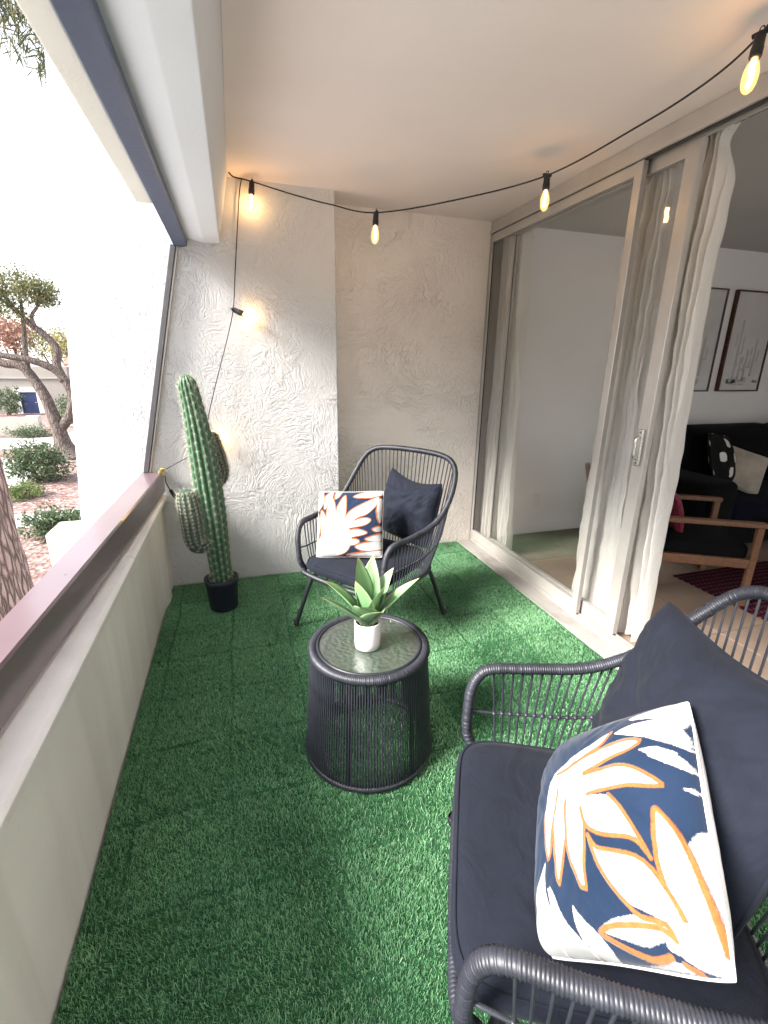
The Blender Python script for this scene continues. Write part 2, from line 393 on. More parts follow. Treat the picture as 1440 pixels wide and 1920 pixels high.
def join(parts):
    V, F = [], []
    for v, f in parts:
        k = len(V); V += [tuple(x) for x in v]; F += [tuple(i + k for i in q) for q in f]
    return V, F
def boxvf(a, b):
    x0, y0, z0 = a; x1, y1, z1 = b
    return ([(x0, y0, z0), (x1, y0, z0), (x1, y1, z0), (x0, y1, z0), (x0, y0, z1), (x1, y0, z1), (x1, y1, z1), (x0, y1, z1)],
            [(0, 3, 2, 1), (4, 5, 6, 7), (0, 1, 5, 4), (1, 2, 6, 5), (2, 3, 7, 6), (3, 0, 4, 7)])
def bevelled(V, F, w=.004, seg=2):
    bm = bmesh.new(); vs = [bm.verts.new(v) for v in V]
    for q in F: bm.faces.new([vs[i] for i in q])
    bmesh.ops.recalc_face_normals(bm, faces=bm.faces)
    if w > 0: bmesh.ops.bevel(bm, geom=list(bm.edges), offset=w, segments=seg, profile=.5, affect='EDGES', clamp_overlap=True)
    me = bpy.data.meshes.new('m'); bm.to_mesh(me); bm.free()
    return me
def box(name, a, b, mat, parent=None, w=.004, seg=2, loc=None, rot=None):
    return obj(name, bevelled(*boxvf(a, b), w=w, seg=seg), parent, mat, loc, rot)
def prism(outline, axis, lo, hi):
    # outline: 2-D points in the two other axes (in x,y,z order), extruded along axis
    n = len(outline); V = []
    for t in (lo, hi):
        for p in outline:
            V.append({'x': (t, p[0], p[1]), 'y': (p[0], t, p[1]), 'z': (p[0], p[1], t)}[axis])
    F = [tuple(range(n))[::-1], tuple(range(n, 2 * n))] + [(i, (i + 1) % n, n + (i + 1) % n, n + i) for i in range(n)]
    return V, F
def frames(P, closed=False):
    P = np.asarray(P, float); n = len(P)
    if closed: T = np.roll(P, -1, 0) - np.roll(P, 1, 0)
    else: T = np.gradient(P, axis=0)
    T /= np.linalg.norm(T, axis=1)[:, None] + 1e-12
    up = np.array([0, 0, 1.0]) if abs(T[0][2]) < .9 else np.array([1.0, 0, 0])
    N = np.zeros_like(P); N[0] = np.cross(T[0], up); N[0] /= np.linalg.norm(N[0])
    for i in range(1, n):
        v = N[i - 1] - T[i] * (N[i - 1] @ T[i]); N[i] = v / (np.linalg.norm(v) + 1e-12)
    if closed:   # spread the leftover twist
        v = N[-1] - T[0] * (N[-1] @ T[0]); v /= np.linalg.norm(v)
        a = math.atan2(np.cross(v, N[0]) @ T[0], v @ N[0])
        for i in range(n):
            t = a * i / (n - 1); b = np.cross(T[i], N[i]); N[i] = N[i] * math.cos(t) + b * math.sin(t)
    return P, T, N, np.cross(T, N)
def tube(P, r, seg=8, closed=False, cap=True):
    P, T, N, B = frames(P, closed); n = len(P); r = np.broadcast_to(np.asarray(r, float), (n,))
    a = np.linspace(0, 2 * math.pi, seg, endpoint=False)
    V = (P[:, None, :] + r[:, None, None] * (np.cos(a)[None, :, None] * N[:, None, :] + np.sin(a)[None, :, None] * B[:, None, :])).reshape(-1, 3)
    F = []
    for i in range(n if closed else n - 1):
        j = (i + 1) % n
        for k in range(seg):
            l = (k + 1) % seg; F.append((i * seg + k, i * seg + l, j * seg + l, j * seg + k))
    if cap and not closed: F += [tuple(range(seg))[::-1], tuple(range((n - 1) * seg, n * seg))]
    return V.tolist(), F
def spline(pts, step=.02, closed=False):
    P = np.asarray(pts, float); n = len(P); out = []
    rng = range(n if closed else n - 1)
    for i in rng:
        p0 = P[(i - 1) % n] if closed or i > 0 else 2 * P[0] - P[1]
        p1, p2 = P[i], P[(i + 1) % n]
        p3 = P[(i + 2) % n] if closed or i + 2 < n else 2 * P[-1] - P[-2]
        k = max(2, int(np.linalg.norm(p2 - p1) / step))
        for t in np.arange(k) / k:
            out.append(.5 * ((2 * p1) + (p2 - p0) * t + (2 * p0 - 5 * p1 + 4 * p2 - p3) * t * t + (3 * p1 - p0 - 3 * p2 + p3) * t ** 3))
    if not closed: out.append(P[-1])
    return np.array(out)
def resample(P, n, closed=False):
    P = np.asarray(P, float); Q = np.vstack([P, P[:1]]) if closed else P
    d = np.r_[0, np.cumsum(np.linalg.norm(np.diff(Q, axis=0), axis=1))]
    t = np.linspace(0, d[-1], n, endpoint=not closed)
    return np.stack([np.interp(t, d, Q[:, k]) for k in range(3)], 1)
def length(P): return float(np.linalg.norm(np.diff(np.asarray(P), axis=0), axis=1).sum())
def wrapped(P, r, pitch=.0062, seg=10, closed=False):
    # a tube wound with round strand: ridges around it, slightly uneven
    P = np.asarray(P); L = length(np.vstack([P, P[:1]]) if closed else P)
    n = int(L / pitch) * 3; Q = resample(P, n, closed)
    ph = np.arange(n) % 3; rr = r * np.where(ph == 1, 1.09, .965) * (1 + .02 * np.repeat(RNG.normal(size=n // 3 + 1), 3)[:n])
    return tube(Q, rr, seg, closed)
def lathe(prof, seg=32, center=(0, 0, 0)):
    V, F = [], []; n = len(prof)
    for r, z in prof:
        for k in range(seg):
            a = 2 * math.pi * k / seg; V.append((center[0] + r * math.cos(a), center[1] + r * math.sin(a), center[2] + z))
    for i in range(n - 1):
        for k in range(seg):
            l = (k + 1) % seg; F.append((i * seg + k, i * seg + l, (i + 1) * seg + l, (i + 1) * seg + k))
    return V, F
def torus(R, r, z, seg=64, s2=8):
    a = np.linspace(0, 2 * math.pi, seg, endpoint=False)
    return tube(np.stack([R * np.cos(a), R * np.sin(a), np.full(seg, z)], 1), r, s2, True)
def float_attr(me, name, vals):
    a = me.attributes.new(name, 'FLOAT', 'POINT'); a.data.foreach_set('value', np.asarray(vals, np.float32))
def fast_mesh(V, quads, smooth=False):
    V = np.asarray(V, np.float32); Q = np.asarray(quads, np.int32); me = bpy.data.meshes.new('m')
    k = Q.shape[1]
    me.vertices.add(len(V)); me.vertices.foreach_set('co', V.ravel())
    me.loops.add(Q.size); me.loops.foreach_set('vertex_index', Q.ravel())
    me.polygons.add(len(Q)); me.polygons.foreach_set('loop_start', np.arange(0, Q.size, k, dtype=np.int32))
    me.update(calc_edges=True)
    if smooth: me.polygons.foreach_set('use_smooth', np.ones(len(Q), bool))
    return me
def leaves(pts, size, rng_=RNG, droop=0, asp=2.2):
    # one small pointed quad per point, random direction; returns mesh with tint attribute
    pts = np.asarray(pts); n = len(pts)
    d = rng_.normal(size=(n, 3)); d[:, 2] -= droop; d /= np.linalg.norm(d, axis=1)[:, None]
    q = rng_.normal(size=(n, 3)); s = np.cross(d, q); s /= np.linalg.norm(s, axis=1)[:, None]
    L = size * (.6 + .8 * rng_.random(n))[:, None]; W = L / asp
    V = np.stack([pts, pts + d * L * .5 + s * W * .5, pts + d * L, pts + d * L * .5 - s * W * .5], 1).reshape(-1, 3)
    me = fast_mesh(V, np.arange(4 * n).reshape(-1, 4)); float_attr(me, 'tint', np.repeat(rng_.random(n), 4))
    return me

# ================================================================== SETTING
D0, D1, XP = 3.150, 3.400, 0.655      # fin wall face, recessed wall face, corner between them
ZC = 2.432
G = -2.70                              # garden level: the balcony is one storey up
def struct(o): return tag(o, kind='structure')

# ground outside
gv, gf = [], []
gr = obj('ground', pymesh([(-400, -60, G), (60, -60, G), (60, 600, G), (-400, 600, G)], [(0, 1, 2, 3)]), None, M['gravel']); struct(gr)
def flat(name, pts, z, mat):
    return struct(obj(name, pymesh([(x, y, z) for x, y in pts], [tuple(range(len(pts)))]), None, mat))
flat('road', [(-60, 27.45), (-9.0, 27.2), (-6.2, 27.2), (3, 30), (3, 36), (-9.6, 33.8), (-10.4, 30.9), (-60, 32.0)], G + .012, M['pavement'])
flat('path', [(-12.5, 24.2), (-8.9, 23.9), (-7.55, 20.2), (-7.2, 17.7), (-8.1, 18.9), (-9.3, 21.9), (-14.5, 22.6)], G + .016, M['pavement'])
flat('added_plaza', [(-26, -34), (30, -34), (30, 8.4), (-26, 8.4)], G + .008, M['added_plaza'])  # out-of-view pale paving, added to bounce light up to the ceiling
flat('walkway', [(-16, 14.0), (-5.4, 13.6), (-3.2, 14.2), (-3.2, 15.4), (-5.6, 15.0), (-16, 15.3)], G + .020, M['concrete'])

# balcony slab and ceiling, room floor and ceiling
box('balcony_floor', (-.60, -1.70, -.16), (1.84, 3.60, -.012), M['concrete']).__setitem__('kind', 'structure')
box('ceiling', (.0475, -1.70, ZC), (1.97, 3.60, ZC + .2), M['ceiling'], w=0).__setitem__('kind', 'structure')
box('room_ceiling', (1.97, -1.70, 2.447), (6.70, 3.60, 2.63), M['room_ceiling'], w=0).__setitem__('kind', 'structure')
rf = box('room_floor', (1.84, -1.70, -.16), (6.70, 3.60, -.014), M['grout'], w=0); struct(rf)
tile_me = bevelled(*boxvf((0, 0, -.012), (.595, .595, 0)), w=.003, seg=1); tile_me.materials.append(M['tile'])
for i in range(5):
    for j in range(7):
        x, y = 1.96 + i * .60, -.72 + j * .60
        if y + .595 > 3.47: continue
        obj('floor_tile', tile_me, rf, None, (x, y, 0))
box('floor_edge', (1.94, -1.7, -.013), (1.957, 3.44, -.003), M['grout'], rf, w=0)
# threshold between turf and door
ths = box('threshold', (1.725, -1.6, -.01), (1.838, 3.398, .014), M['concrete'], w=.004)
tag(ths, 'worn concrete strip between the turf and the sliding door track', 'threshold')

# ---- stucco walls
def slab_grid(outline_lo, outline_hi): pass
# fin wall: vertical on the balcony, battered outer edge (wider towards the ground)
fin = [(-.700, 3.36), (XP, 3.36), (XP, -.16), (-1.075, -.55), (-1.28, G), (-1.30, G)]
V, F = prism([(-.70, 3.36), (XP, 3.36), (XP, -.16), (-.60, -.16), (-.60, G), (-1.28, G)][::-1], 'y', D0, 3.56)
fw = obj('fin_wall', bevelled(V, F, .012, 3), None, M['stucco'])
tag(fw, 'white trowelled stucco fin wall with sloping outer edge, behind the cactus', 'wall')
pb = box('lower_wall', (-1.085, 2.90, G), (-.60, 3.147, .520), M['cream_out'], w=.012)
tag(pb, 'low cream block at the foot of the sloping stucco fin wall', 'wall')
bw = box('stucco_wall', (XP + .003, D1, -.16), (1.838, 3.60, ZC + .1), M['stucco_fine'], w=0)
tag(bw, 'recessed white stucco wall between the fin wall and the sliding door', 'wall')
ew = box('added_end_parapet', (-.60, -1.75, -.16), (1.97, -1.602, .65), M['stucco_fine'], w=.004)  # unseen near end kept low and open to let fill light in
tag(ew, 'added low stucco parapet, near end of the balcony left open for light, behind the viewer', 'wall')
dw = box('door_side_wall', (1.84, -1.6, -.01), (1.97, .66, ZC - .001), M['stucco_fine'], w=0)
tag(dw, 'white stucco wall beside the open end of the sliding door', 'wall')
# ---- room walls
rw = thing('room_back_wall', 'pale wall inside the room where two framed prints hang', 'wall')
box('wall', (1.842, 3.472, -.02), (6.6, 3.60, 2.60), M['room_wall'], rw, w=0)
box('baseboard', (2.0, 3.458, 0.001), (6.5, 3.4725, .075), M['room_wall'], rw, w=.003)
tag(box('room_side_wall', (6.5, -1.6, -.02), (6.62, 3.47, 2.60), M['room_wall'], w=0), 'far side wall of the room beyond the sofa', 'wall')
rfw = thing('room_front_wall', 'near wall of the room with a window added for fill light, unseen beside the viewer', 'wall')
for q, r_ in (((1.971, -1.74, -.02), (2.25, -1.6, 2.60)), ((5.2, -1.74, -.02), (6.62, -1.6, 2.60)), ((2.2505, -1.74, -.02), (5.1995, -1.6, .15)), ((2.2505, -1.74, 2.30), (5.1995, -1.6, 2.60))): box('wall_piece', q, r_, M['room_wall'], rfw, w=0)
for q, r_ in (((2.2505, -1.70, .1505), (2.30, -1.64, 2.2995)), ((5.15, -1.70, .1505), (5.1995, -1.64, 2.2995)), ((3.70, -1.70, .1505), (3.75, -1.64, 2.2995)), ((2.3005, -1.70, .1505), (3.6995, -1.64, .20)), ((3.7505, -1.70, .1505), (5.1495, -1.64, .20)), ((2.3005, -1.70, 2.25), (3.6995, -1.64, 2.2995)), ((3.7505, -1.70, 2.25), (5.1495, -1.64, 2.2995))): box('added_window_frame', q, r_, M['alum'], rfw, w=.002)  # unseen window, added to brighten the room's back wall
for xa, xb in ((2.3005, 3.6995), (3.7505, 5.1495)): box('glass_pane', (xa, -1.672, .2005), (xb, -1.668, 2.2495), M['pane'], rfw, w=0)

# ---- beam over the opening
bm_ = thing('ceiling_beam', 'white boxed beam along the open side of the balcony ceiling', 'beam')
V, F = prism([(.047, 2.9), (.047, 2.434), (-.02, 2.10), (-.105, 2.094), (-.197, 2.112), (-.262, 2.112), (-.262, 2.9)], 'y', -1.6, 3.148)
obj('beam_body', bevelled(V, F, .004, 2), bm_, M['beam'])
box('fascia_board', (-.330, -1.6, 2.075), (-.264, 2.42, 2.9), M['cream'], bm_, w=.006)
sf = thing('screen_frame', 'slate metal screen frame with a slanted pole beside the fin wall', 'frame')
V, F = prism([(-.196, 2.072), (-.196, 2.111), (-.258, 2.111), (-.262, 2.060)], 'y', -1.6, 3.147)
obj('top_rail', bevelled(V, F, .004, 2), sf, M['blue_metal'])
def slant(x0, x1, y0, y1, za, zb, dxa, dxb):
    return [(x0 + dxa, y0, za), (x1 + dxa, y0, za), (x1 + dxa, y1, za), (x0 + dxa, y1, za), (x0 + dxb, y0, zb), (x1 + dxb, y0, zb), (x1 + dxb, y1, zb), (x0 + dxb, y1, zb)], boxvf((0, 0, 0), (1, 1, 1))[1]
obj('side_pole', bevelled(*slant(-.018, .012, 3.098, 3.146, .803, 2.068, -.560, -.262), w=.003), sf, M['dark_metal'])
obj('side_track', bevelled(*slant(.013, .024, 3.112, 3.146, .803, 2.070, -.560, -.262), w=.002), sf, M['alum'])

# ---- parapet and hand rail
pp = thing('parapet', 'low cream plaster parapet wall with a pale overhanging cap', 'wall')
# slightly uneven plaster face towards the balcony
ny, nz = 120, 24; V = []; F = []
for i in range(ny + 1):
    y = -1.6 + 4.747 * i / ny
    for k in range(nz + 1):
        z = -.16 + .766 * k / nz
        b = .010 * mnoise.noise((y * 1.1, z * 1.3, 3.1)) + .004 * mnoise.noise((y * 3.1, z * 2.5, 9.1))
        x = -.513 + .0 * y + b
        if y > 2.80 : x += .020 * min(1, (y - 2.80) / .10) - .022 * (1 if y > 3.0 else 0) * min(1, (y - 3.0) / .06) + .012 * max(0, (y - 3.06) / .09)
        V.append((x, y, z))
for i in range(ny):
    for k in range(nz):
        a = i * (nz + 1) + k; F.append((a, a + nz + 1, a + nz + 2, a + 1))
k0 = len(V); V += [(-.60, -1.6, -.16), (-.60, 3.147, -.16), (-.60, 3.147, .606), (-.60, -1.6, .606)]
F += [(k0, k0 + 3, k0 + 2, k0 + 1), tuple([k0 + 3] + [i * (nz + 1) + nz for i in range(ny + 1)] + [k0 + 2])]
obj('plaster_face', pymesh(V, F, True), pp, M['parapet'])
joint = 2.09
cap_prof = [(-.64, .607), (-.480, .607), (-.474, .612), (-.470, .640), (-.482, .652), (-.515, .656), (-.64, .656)]
for y0, y1 in ((-1.6, joint - .003), (joint + .003, 3.0), (3.003, 3.146)):
    V, F = prism(cap_prof, 'y', y0, y1); obj('cap_stone', bevelled(V, F, .003, 2), pp, M['cap'])
# hand rail: painted timber
def rail_sec(y):
    xi = -.540 + .0385 * (y - 1.30); xo = -.640 + .026 * (y - 1.30)
    return xi, xo
secs = []
V = []; F = []
ys = np.linspace(-1.55, 3.12, 48)
for y in ys:
    xi, xo = rail_sec(y); w = .0012 * mnoise.noise((y * 4, 1, 1))
    prof = [(xi, .676), (xi + w, .792), (xi - .006, .800), (xo + .007, .801 + w), (xo, .794), (xo, .676)]
    V += [(a, y, b) for a, b in prof]
for i in range(len(ys) - 1):
    for k in range(6):
        F.append((i * 6 + k, i * 6 + (k + 1) % 6, (i + 1) * 6 + (k + 1) % 6, (i + 1) * 6 + k))
F += [tuple(range(6))[::-1], tuple(range((len(ys) - 1) * 6, len(ys) * 6))]
hr = obj('hand_rail', bevelled(V, F, 0), None, M['maroon'])
tag(hr, 'glossy maroon painted timber hand rail along the parapet', 'hand rail')
for y in (-.9, .3, 1.45, 2.6):
    xi, xo = rail_sec(y); box('rail_block', (xo + .02, y, .6565), (xi - .02, y + .07, .677), M['maroon'], hr, w=.002)

# ---- sliding door
sd = thing('sliding_door', 'cream aluminium sliding glass door, half open onto the turf balcony', 'door', (0, 0, 0))
fr = box('header', (1.838, .66, 2.368), (1.905, 3.44, ZC - .002), M['alum'], sd, w=.003)
box('header_back', (1.9055, .66, 2.408), (1.968, 3.44, ZC - .003), M['room_ceiling'], sd, w=.002)
box('header_lip', (1.832, .66, 2.352), (1.846, 3.44, 2.367), M['alum'], fr, w=.001)
box('track_fin', (1.860, .68, 2.346), (1.866, 3.43, 2.367), M['dark_metal'], fr, w=0)
box('track_fin', (1.898, .68, 2.346), (1.904, 3.43, 2.367), M['alum'], fr, w=0)
box('jamb', (1.838, 3.44, -.01), (1.97, 3.47, 2.40), M['alum'], sd, w=.003)
box('jamb_lip', (1.834, 3.405, .02), (1.858, 3.439, 2.366), M['alum'], sd, w=.002)
box('jamb', (1.838, .662, -.01), (1.97, .70, 2.366), M['alum'], sd, w=.003)
tr = box('sill_track', (1.8395, .70, -.01), (1.945, 3.439, .022), M['alum'], sd, w=.003)
for x in (1.848, 1.872, 1.892, 1.918): box('track_ridge', (x, .70, .0221), (x + .006, 3.435, .036), M['alum'], tr, w=.001)
def panel(name, x0, x1, y0, y1, sw0, sw1, z0=.038, z1=2.350):
    p = box(name, (x0, y0, z0), (x1, y0 + sw0, z1), M['alum'], sd, w=.003)      # the near stile carries the rest
    box('stile', (x0, y1 - sw1, z0), (x1, y1, z1), M['alum'], p, w=.003)
    box('bottom_rail', (x0 + .002, y0 + sw0 + .0005, z0 + .001), (x1 - .002, y1 - sw1 - .0005, z0 + .075), M['alum'], p, w=.002)
    box('top_rail', (x0 + .002, y0 + sw0 + .0005, z1 - .052), (x1 - .002, y1 - sw1 - .0005, z1 - .001), M['alum'], p, w=.002)
    xm = (x0 + x1) / 2
    box('glass_pane', (xm - .003, y0 + sw0 + .0005, z0 + .0755), (xm + .003, y1 - sw1 - .0005, z1 - .0525), M['pane'], p, w=0)
    for ya, yb in ((y0 + sw0 + .0008, y0 + sw0 + .007), (y1 - sw1 - .007, y1 - sw1 - .0008)):
        box('gasket', (xm - .008, ya, z0 + .076), (xm - .0032, yb, z1 - .053), M['black_rubber'], p, w=0)
    return p
pa = panel('fixed_panel', 1.845, 1.875, 2.035, 3.404, .048, .030)
pbn = panel('sliding_panel', 1.890, 1.925, 1.785, 3.205, .068, .045)
hd = box('handle', (1.872, 1.800, .985), (1.8895, 1.830, 1.165), M['steel'], pbn, w=.004)
hdl = thing('x', None, None); bpy.data.objects.remove(hdl)
obj('pull', pymesh(*tube(spline([(1.873, 1.815, 1.02), (1.852, 1.815, 1.03), (1.850, 1.815, 1.075), (1.852, 1.815, 1.12), (1.873, 1.815, 1.13)], .006), .006, 8), smooth=True), hd, M['steel'])
for z in (1.000, 1.150): obj('screw', pymesh(*join([lathe([(0, .003), (.004, .002), (.005, 0)], 10)])), hd, M['dark_metal'], (1.8715, 1.815, z), (0, -math.pi / 2, 0))

# ---- curtains
rodx, rodz = 1.990, 2.388
cr = thing('curtain_rod', 'thin metal curtain rod inside the sliding door', 'curtain rod')
obj('rod', pymesh(*tube([(rodx, .6, rodz + .012), (rodx, 3.40, rodz - .012)], .009, 10), smooth=True), cr, M['steel'])
for y in (1.98, 2.20, 3.30):
    b = obj('bracket', pymesh(*tube([(1.966, y, rodz + .035), (1.97, y, rodz + .012), (rodx, y, rodz + .0125)], .005, 6), smooth=True), cr, M['steel'])
def curtain(label, yt, yb, wt, wb, folds, ztop, zbot, rings, x=rodx, seed=0, flare=0, xb=0.0):
    rs = np.random.default_rng(seed); nu, nv = 130, 110
    ph = rs.random(4) * 6.28; V = []; F = []
    for j in range(nv + 1):
        t = j / nv; z = ztop + (zbot - ztop) * t
        pinch = math.exp(-((t - .035) / .03) ** 2) if flare else math.exp(-((t - .0) / .03) ** 2)
        w = (wt + (wb - wt) * t ** .7) * (1 - .45 * pinch) + (flare * max(0, 1 - t / .03))
        cy = yt + (yb - yt) * t
        for i in range(nu + 1):
            u = i / nu
            amp = (.036 + .012 * math.sin(5 * t + ph[0])) * (1 - .5 * pinch)
            a = 2 * math.pi * folds * (u + .05 * math.sin(4.2 * t + ph[1] + 2 * u) + .035 * math.sin(7 * u + ph[2]) + .02 * math.sin(11 * t + 5 * u))
            xx = x + xb * t + .016 * mnoise.noise((u * 6, t * 8, seed)) + .009 * mnoise.noise((u * 18 + t * 6, t * 26, seed + 3)) + amp * math.sin(a) + .012 * math.sin(2 * a + ph[3] + 2 * t)
            yy = cy + (u - .5) * w + .008 * math.cos(a * 1.0) + .010 * math.sin(3 * t + ph[0])
            zz = z + (.010 * math.sin(a * .5 + ph[2]) if j == nv else 0) + (flare * .3 * math.sin(a + 1) if j == 0 else 0) + .006 * math.sin(3 * u + ph[1]) * t
            V.append((max(xx, 1.936), yy, max(zz, .004)))
    for j in range(nv):
        for i in range(nu):
            a = j * (nu + 1) + i; F.append((a, a + 1, a + nu + 2, a + nu + 1))
    t_ = thing('curtain', label, 'curtain', group='white curtains behind the sliding door')
    obj('cloth', pymesh(V, F, True), t_, M['curtain'])
    for k in range(rings):
        y = yt + (k - (rings - 1) / 2) * wt / max(1, rings)
        a = np.linspace(0, 6.283, 16, endpoint=False)
        obj('ring', pymesh(*tube(np.stack([rodx + .018 * np.cos(a), y + .002 * np.sin(3 * a), rodz - .006 + .018 * np.sin(a)], 1), .0022, 6, True), smooth=True), t_, M['steel'])
    return t_
curtain('narrow white curtain hanging nearest the recessed stucco wall', 3.36, 3.36, .11, .14, 3, 2.395, .01, 3, seed=1)
curtain('white curtain behind the fixed glass, second from the recessed wall', 3.215, 3.15, .19, .27, 5, 2.395, .01, 4, seed=2)
curtain('white curtain behind the door stile with the handle', 2.070, 2.090, .21, .30, 6, 2.39, .02, 5, seed=3)
curtain('white curtain with a flared top hanging in the open doorway', 1.795, 1.79, .14, .22, 5, 2.418, .02, 3, seed=4, flare=.05, xb=.03)

# ---- wall outlet in the room
ol = thing('wall_outlet', 'white double wall outlet low on the room wall behind the glass', 'outlet', (2.52, 3.471, .30))
box('cover_plate', (-.036, -.006, -.058), (.036, 0, .058), M['plastic_white'], ol, w=.003)
for s in (-1, 1): box('socket', (-.017, -.0085, s * .026 - .016), (.017, -.0062, s * .026 + .016), M['white_door'], ol, w=.002)

# ================================================================== FURNITURE
def splitloop(pts, mirror=True): pass
HALF = [(.270, -.262, .350), (.281, -.285, .40), (.288, -.288, .47), (.293, -.282, .545), (.298, -.262, .592), (.305, -.222, .612), (.318, -.12, .615), (.332, .03, .627), (.345, .14, .668), (.349, .225, .74), (.340, .29, .82), (.318, .335, .888), (.275, .36, .932), (.205, .372, .953), (.10, .380, .960)]
LOOP = spline(HALF + [(0, .382, .961)] + [(-x, y, z) for x, y, z in HALF[::-1]], .012)
SEAT_H = [(.255, -.285, .343), (.278, -.255, .348), (.288, -.15, .345), (.290, 0, .338), (.278, .14, .332), (.235, .235, .330), (.15, .280, .330), (0, .292, .330)]
SEAT_BACK = spline(SEAT_H[1:-1] + [SEAT_H[-1]] + [(-x, y, z) for x, y, z in SEAT_H[1:-1][::-1]], .012)
def chair(label, loc, rz, proto=None):
    t = thing('wicker_chair', label, 'chair', loc, rz, 'charcoal wicker lounge chairs')
    if proto:
        for ch in proto.children:
            c = ch.copy(); COL.objects.link(c); c.parent = t
            for g in ch.children:
                d = g.copy(); COL.objects.link(d); d.parent = c
        return t
    obj('frame', pymesh(*wrapped(LOOP, .0150), smooth=True), t, M['wicker'])
    front = spline([(-.272, -.258, .350), (-.250, -.292, .345), (-.15, -.302, .340), (0, -.306, .338), (.15, -.302, .340), (.250, -.292, .345), (.272, -.258, .350)], .012)
    obj('front_rail', pymesh(*wrapped(front, .0135), smooth=True), t, M['wicker'])
    obj('seat_rail', pymesh(*wrapped(SEAT_BACK, .0115), smooth=True), t, M['wicker'])
    for s in np.linspace(-.2, .2, 5):
        obj('seat_slat', pymesh(*tube([(s, -.300, .338), (s, 0, .330), (s * .9, .284, .330)], .006, 6), smooth=True), t, M['wicker'])
    # strands between the frame and the seat rail
    L = length(LOOP); d = np.r_[0, np.cumsum(np.linalg.norm(np.diff(LOOP, axis=0), axis=1))]
    ls = d[np.argmin(abs(d - .255))]; n = 74; mids = []
    S0 = length(SEAT_BACK); ds = np.r_[0, np.cumsum(np.linalg.norm(np.diff(SEAT_BACK, axis=0), axis=1))]
    for k in range(n):
        f = (k + .5) / n
        a = .285 + f * (L - .57)
        A = np.array([np.interp(a, d, LOOP[:, q]) for q in range(3)])
        b = (.03 + f * .94) * S0
        B = np.array([np.interp(b, ds, SEAT_BACK[:, q]) for q in range(3)])
        m = A * .5 + B * .5; m = m * np.array([1.02, 1.0, 1]) + np.array([0, .012 if m[1] > .15 else 0, -.004])
        mids.append(A * .46 + B * .54 + (m - (A + B) * .5))
        P = spline([A, m, B], .05)
        obj('strand', pymesh(*tube(P, .0031, 6, cap=False), smooth=True), t, M['wicker'])
    mids = np.array(mids)
    ends = np.vstack([np.array([.290, -.287, .475])[None], mids, np.array([-.290, -.287, .475])[None]])
    if np.linalg.norm(ends[1] - ends[0]) > np.linalg.norm(ends[1] - ends[-1]): ends = np.vstack([ends[-1:], mids, ends[:1]])
    parts = [tube(spline(ends, .02), .0042, 6)]
    for q in mids: parts.append(lathe([(0, -.006), (.0062, -.004), (.0072, 0), (.0062, .004), (0, .006)], 8, q))
    obj('middle_band', pymesh(*join(parts), smooth=True), t, M['wicker'])
    for sx in (-1, 1):
        for sy in (-1, 1):
            lg = obj('leg', pymesh(*tube(spline([(sx * .12, sy * .20 + .0, .318), (sx * .215, sy * .21, .316), (sx * .240, sy * .225, .300), (sx * .256, sy * .245, .255), (sx * .309, sy * .309, .012)], .012), .0125, 10), smooth=True), t, M['black_metal'])
            obj('foot_cap', pymesh(*lathe([(0, 0), (.014, 0), (.015, .004), (.015, .022), (.0128, .024)], 10, (sx * .3095, sy * .3095, .004)), smooth=True), lg, M['black_rubber'])
    for sy in (-1, 1):
        obj('cross_bar', pymesh(*tube([(-.13, sy * .20, .318), (.13, sy * .20, .318)], .0118, 10), smooth=True), t, M['black_metal'])
    # seat pad: rounded box with piping
    N = 40; V = []; F = []
    def padxy(u, v):
        # superellipse footprint
        a = math.atan2(v, u); 
        return u, v
    prof = [(0.0, .078), (.6, .077), (.88, .073), (.965, .062), (1.0, .048), (1.0, .030), (.965, .014), (.88, .004), (0, 0)]
    seg = 96; rings = []
    for r, z in prof:
        for k in range(seg):
            a = 2 * math.pi * k / seg; c, s = math.cos(a), math.sin(a)
            e = 2 / 7.0
            px = math.copysign(abs(c) ** e, c) * .258; py = math.copysign(abs(s) ** e, s) * .284
            if py > 0: px *= 1 - .16 * (py / .284) ** 3
            wv = .003 * mnoise.noise((px * r * 9, py * r * 9, z * 20))
            V.append((px * max(r, .001), py * max(r, .001) - .030, .352 + z + wv))
    for i in range(len(prof) - 1):
        for k in range(seg):
            l = (k + 1) % seg; F.append((i * seg + k, (i + 1) * seg + k, (i + 1) * seg + l, i * seg + l))
    pad = obj('seat_pad', pymesh(V, F, True), t, M['navy_fabric'])
    P = []
    for k in range(seg):
        a = 2 * math.pi * k / seg; c, s = math.cos(a), math.sin(a); e = 2 / 7.0
        px = math.copysign(abs(c) ** e, c) * .258; py = math.copysign(abs(s) ** e, s) * .284
        if py > 0: px *= 1 - .16 * (py / .284) ** 3
        P.append((px * .972, py * .972 - .030, .352 + .062))
    obj('piping', pymesh(*tube(np.array(P), .0032, 6, True), smooth=True), pad, M['navy_fabric'])
    return t
FAR = ((.666, 2.350, 0.012), math.radians(-53.1))
NEAR = ((.683, .579, 0.012), math.radians(-117.3))
c1 = chair('charcoal wicker lounge chair in front of the recessed stucco wall, behind the side table', *FAR)
c2 = chair('charcoal wicker lounge chair nearest the viewer, turned towards the side table', *NEAR, proto=c1); c2.scale = (1.15, 1, 1)

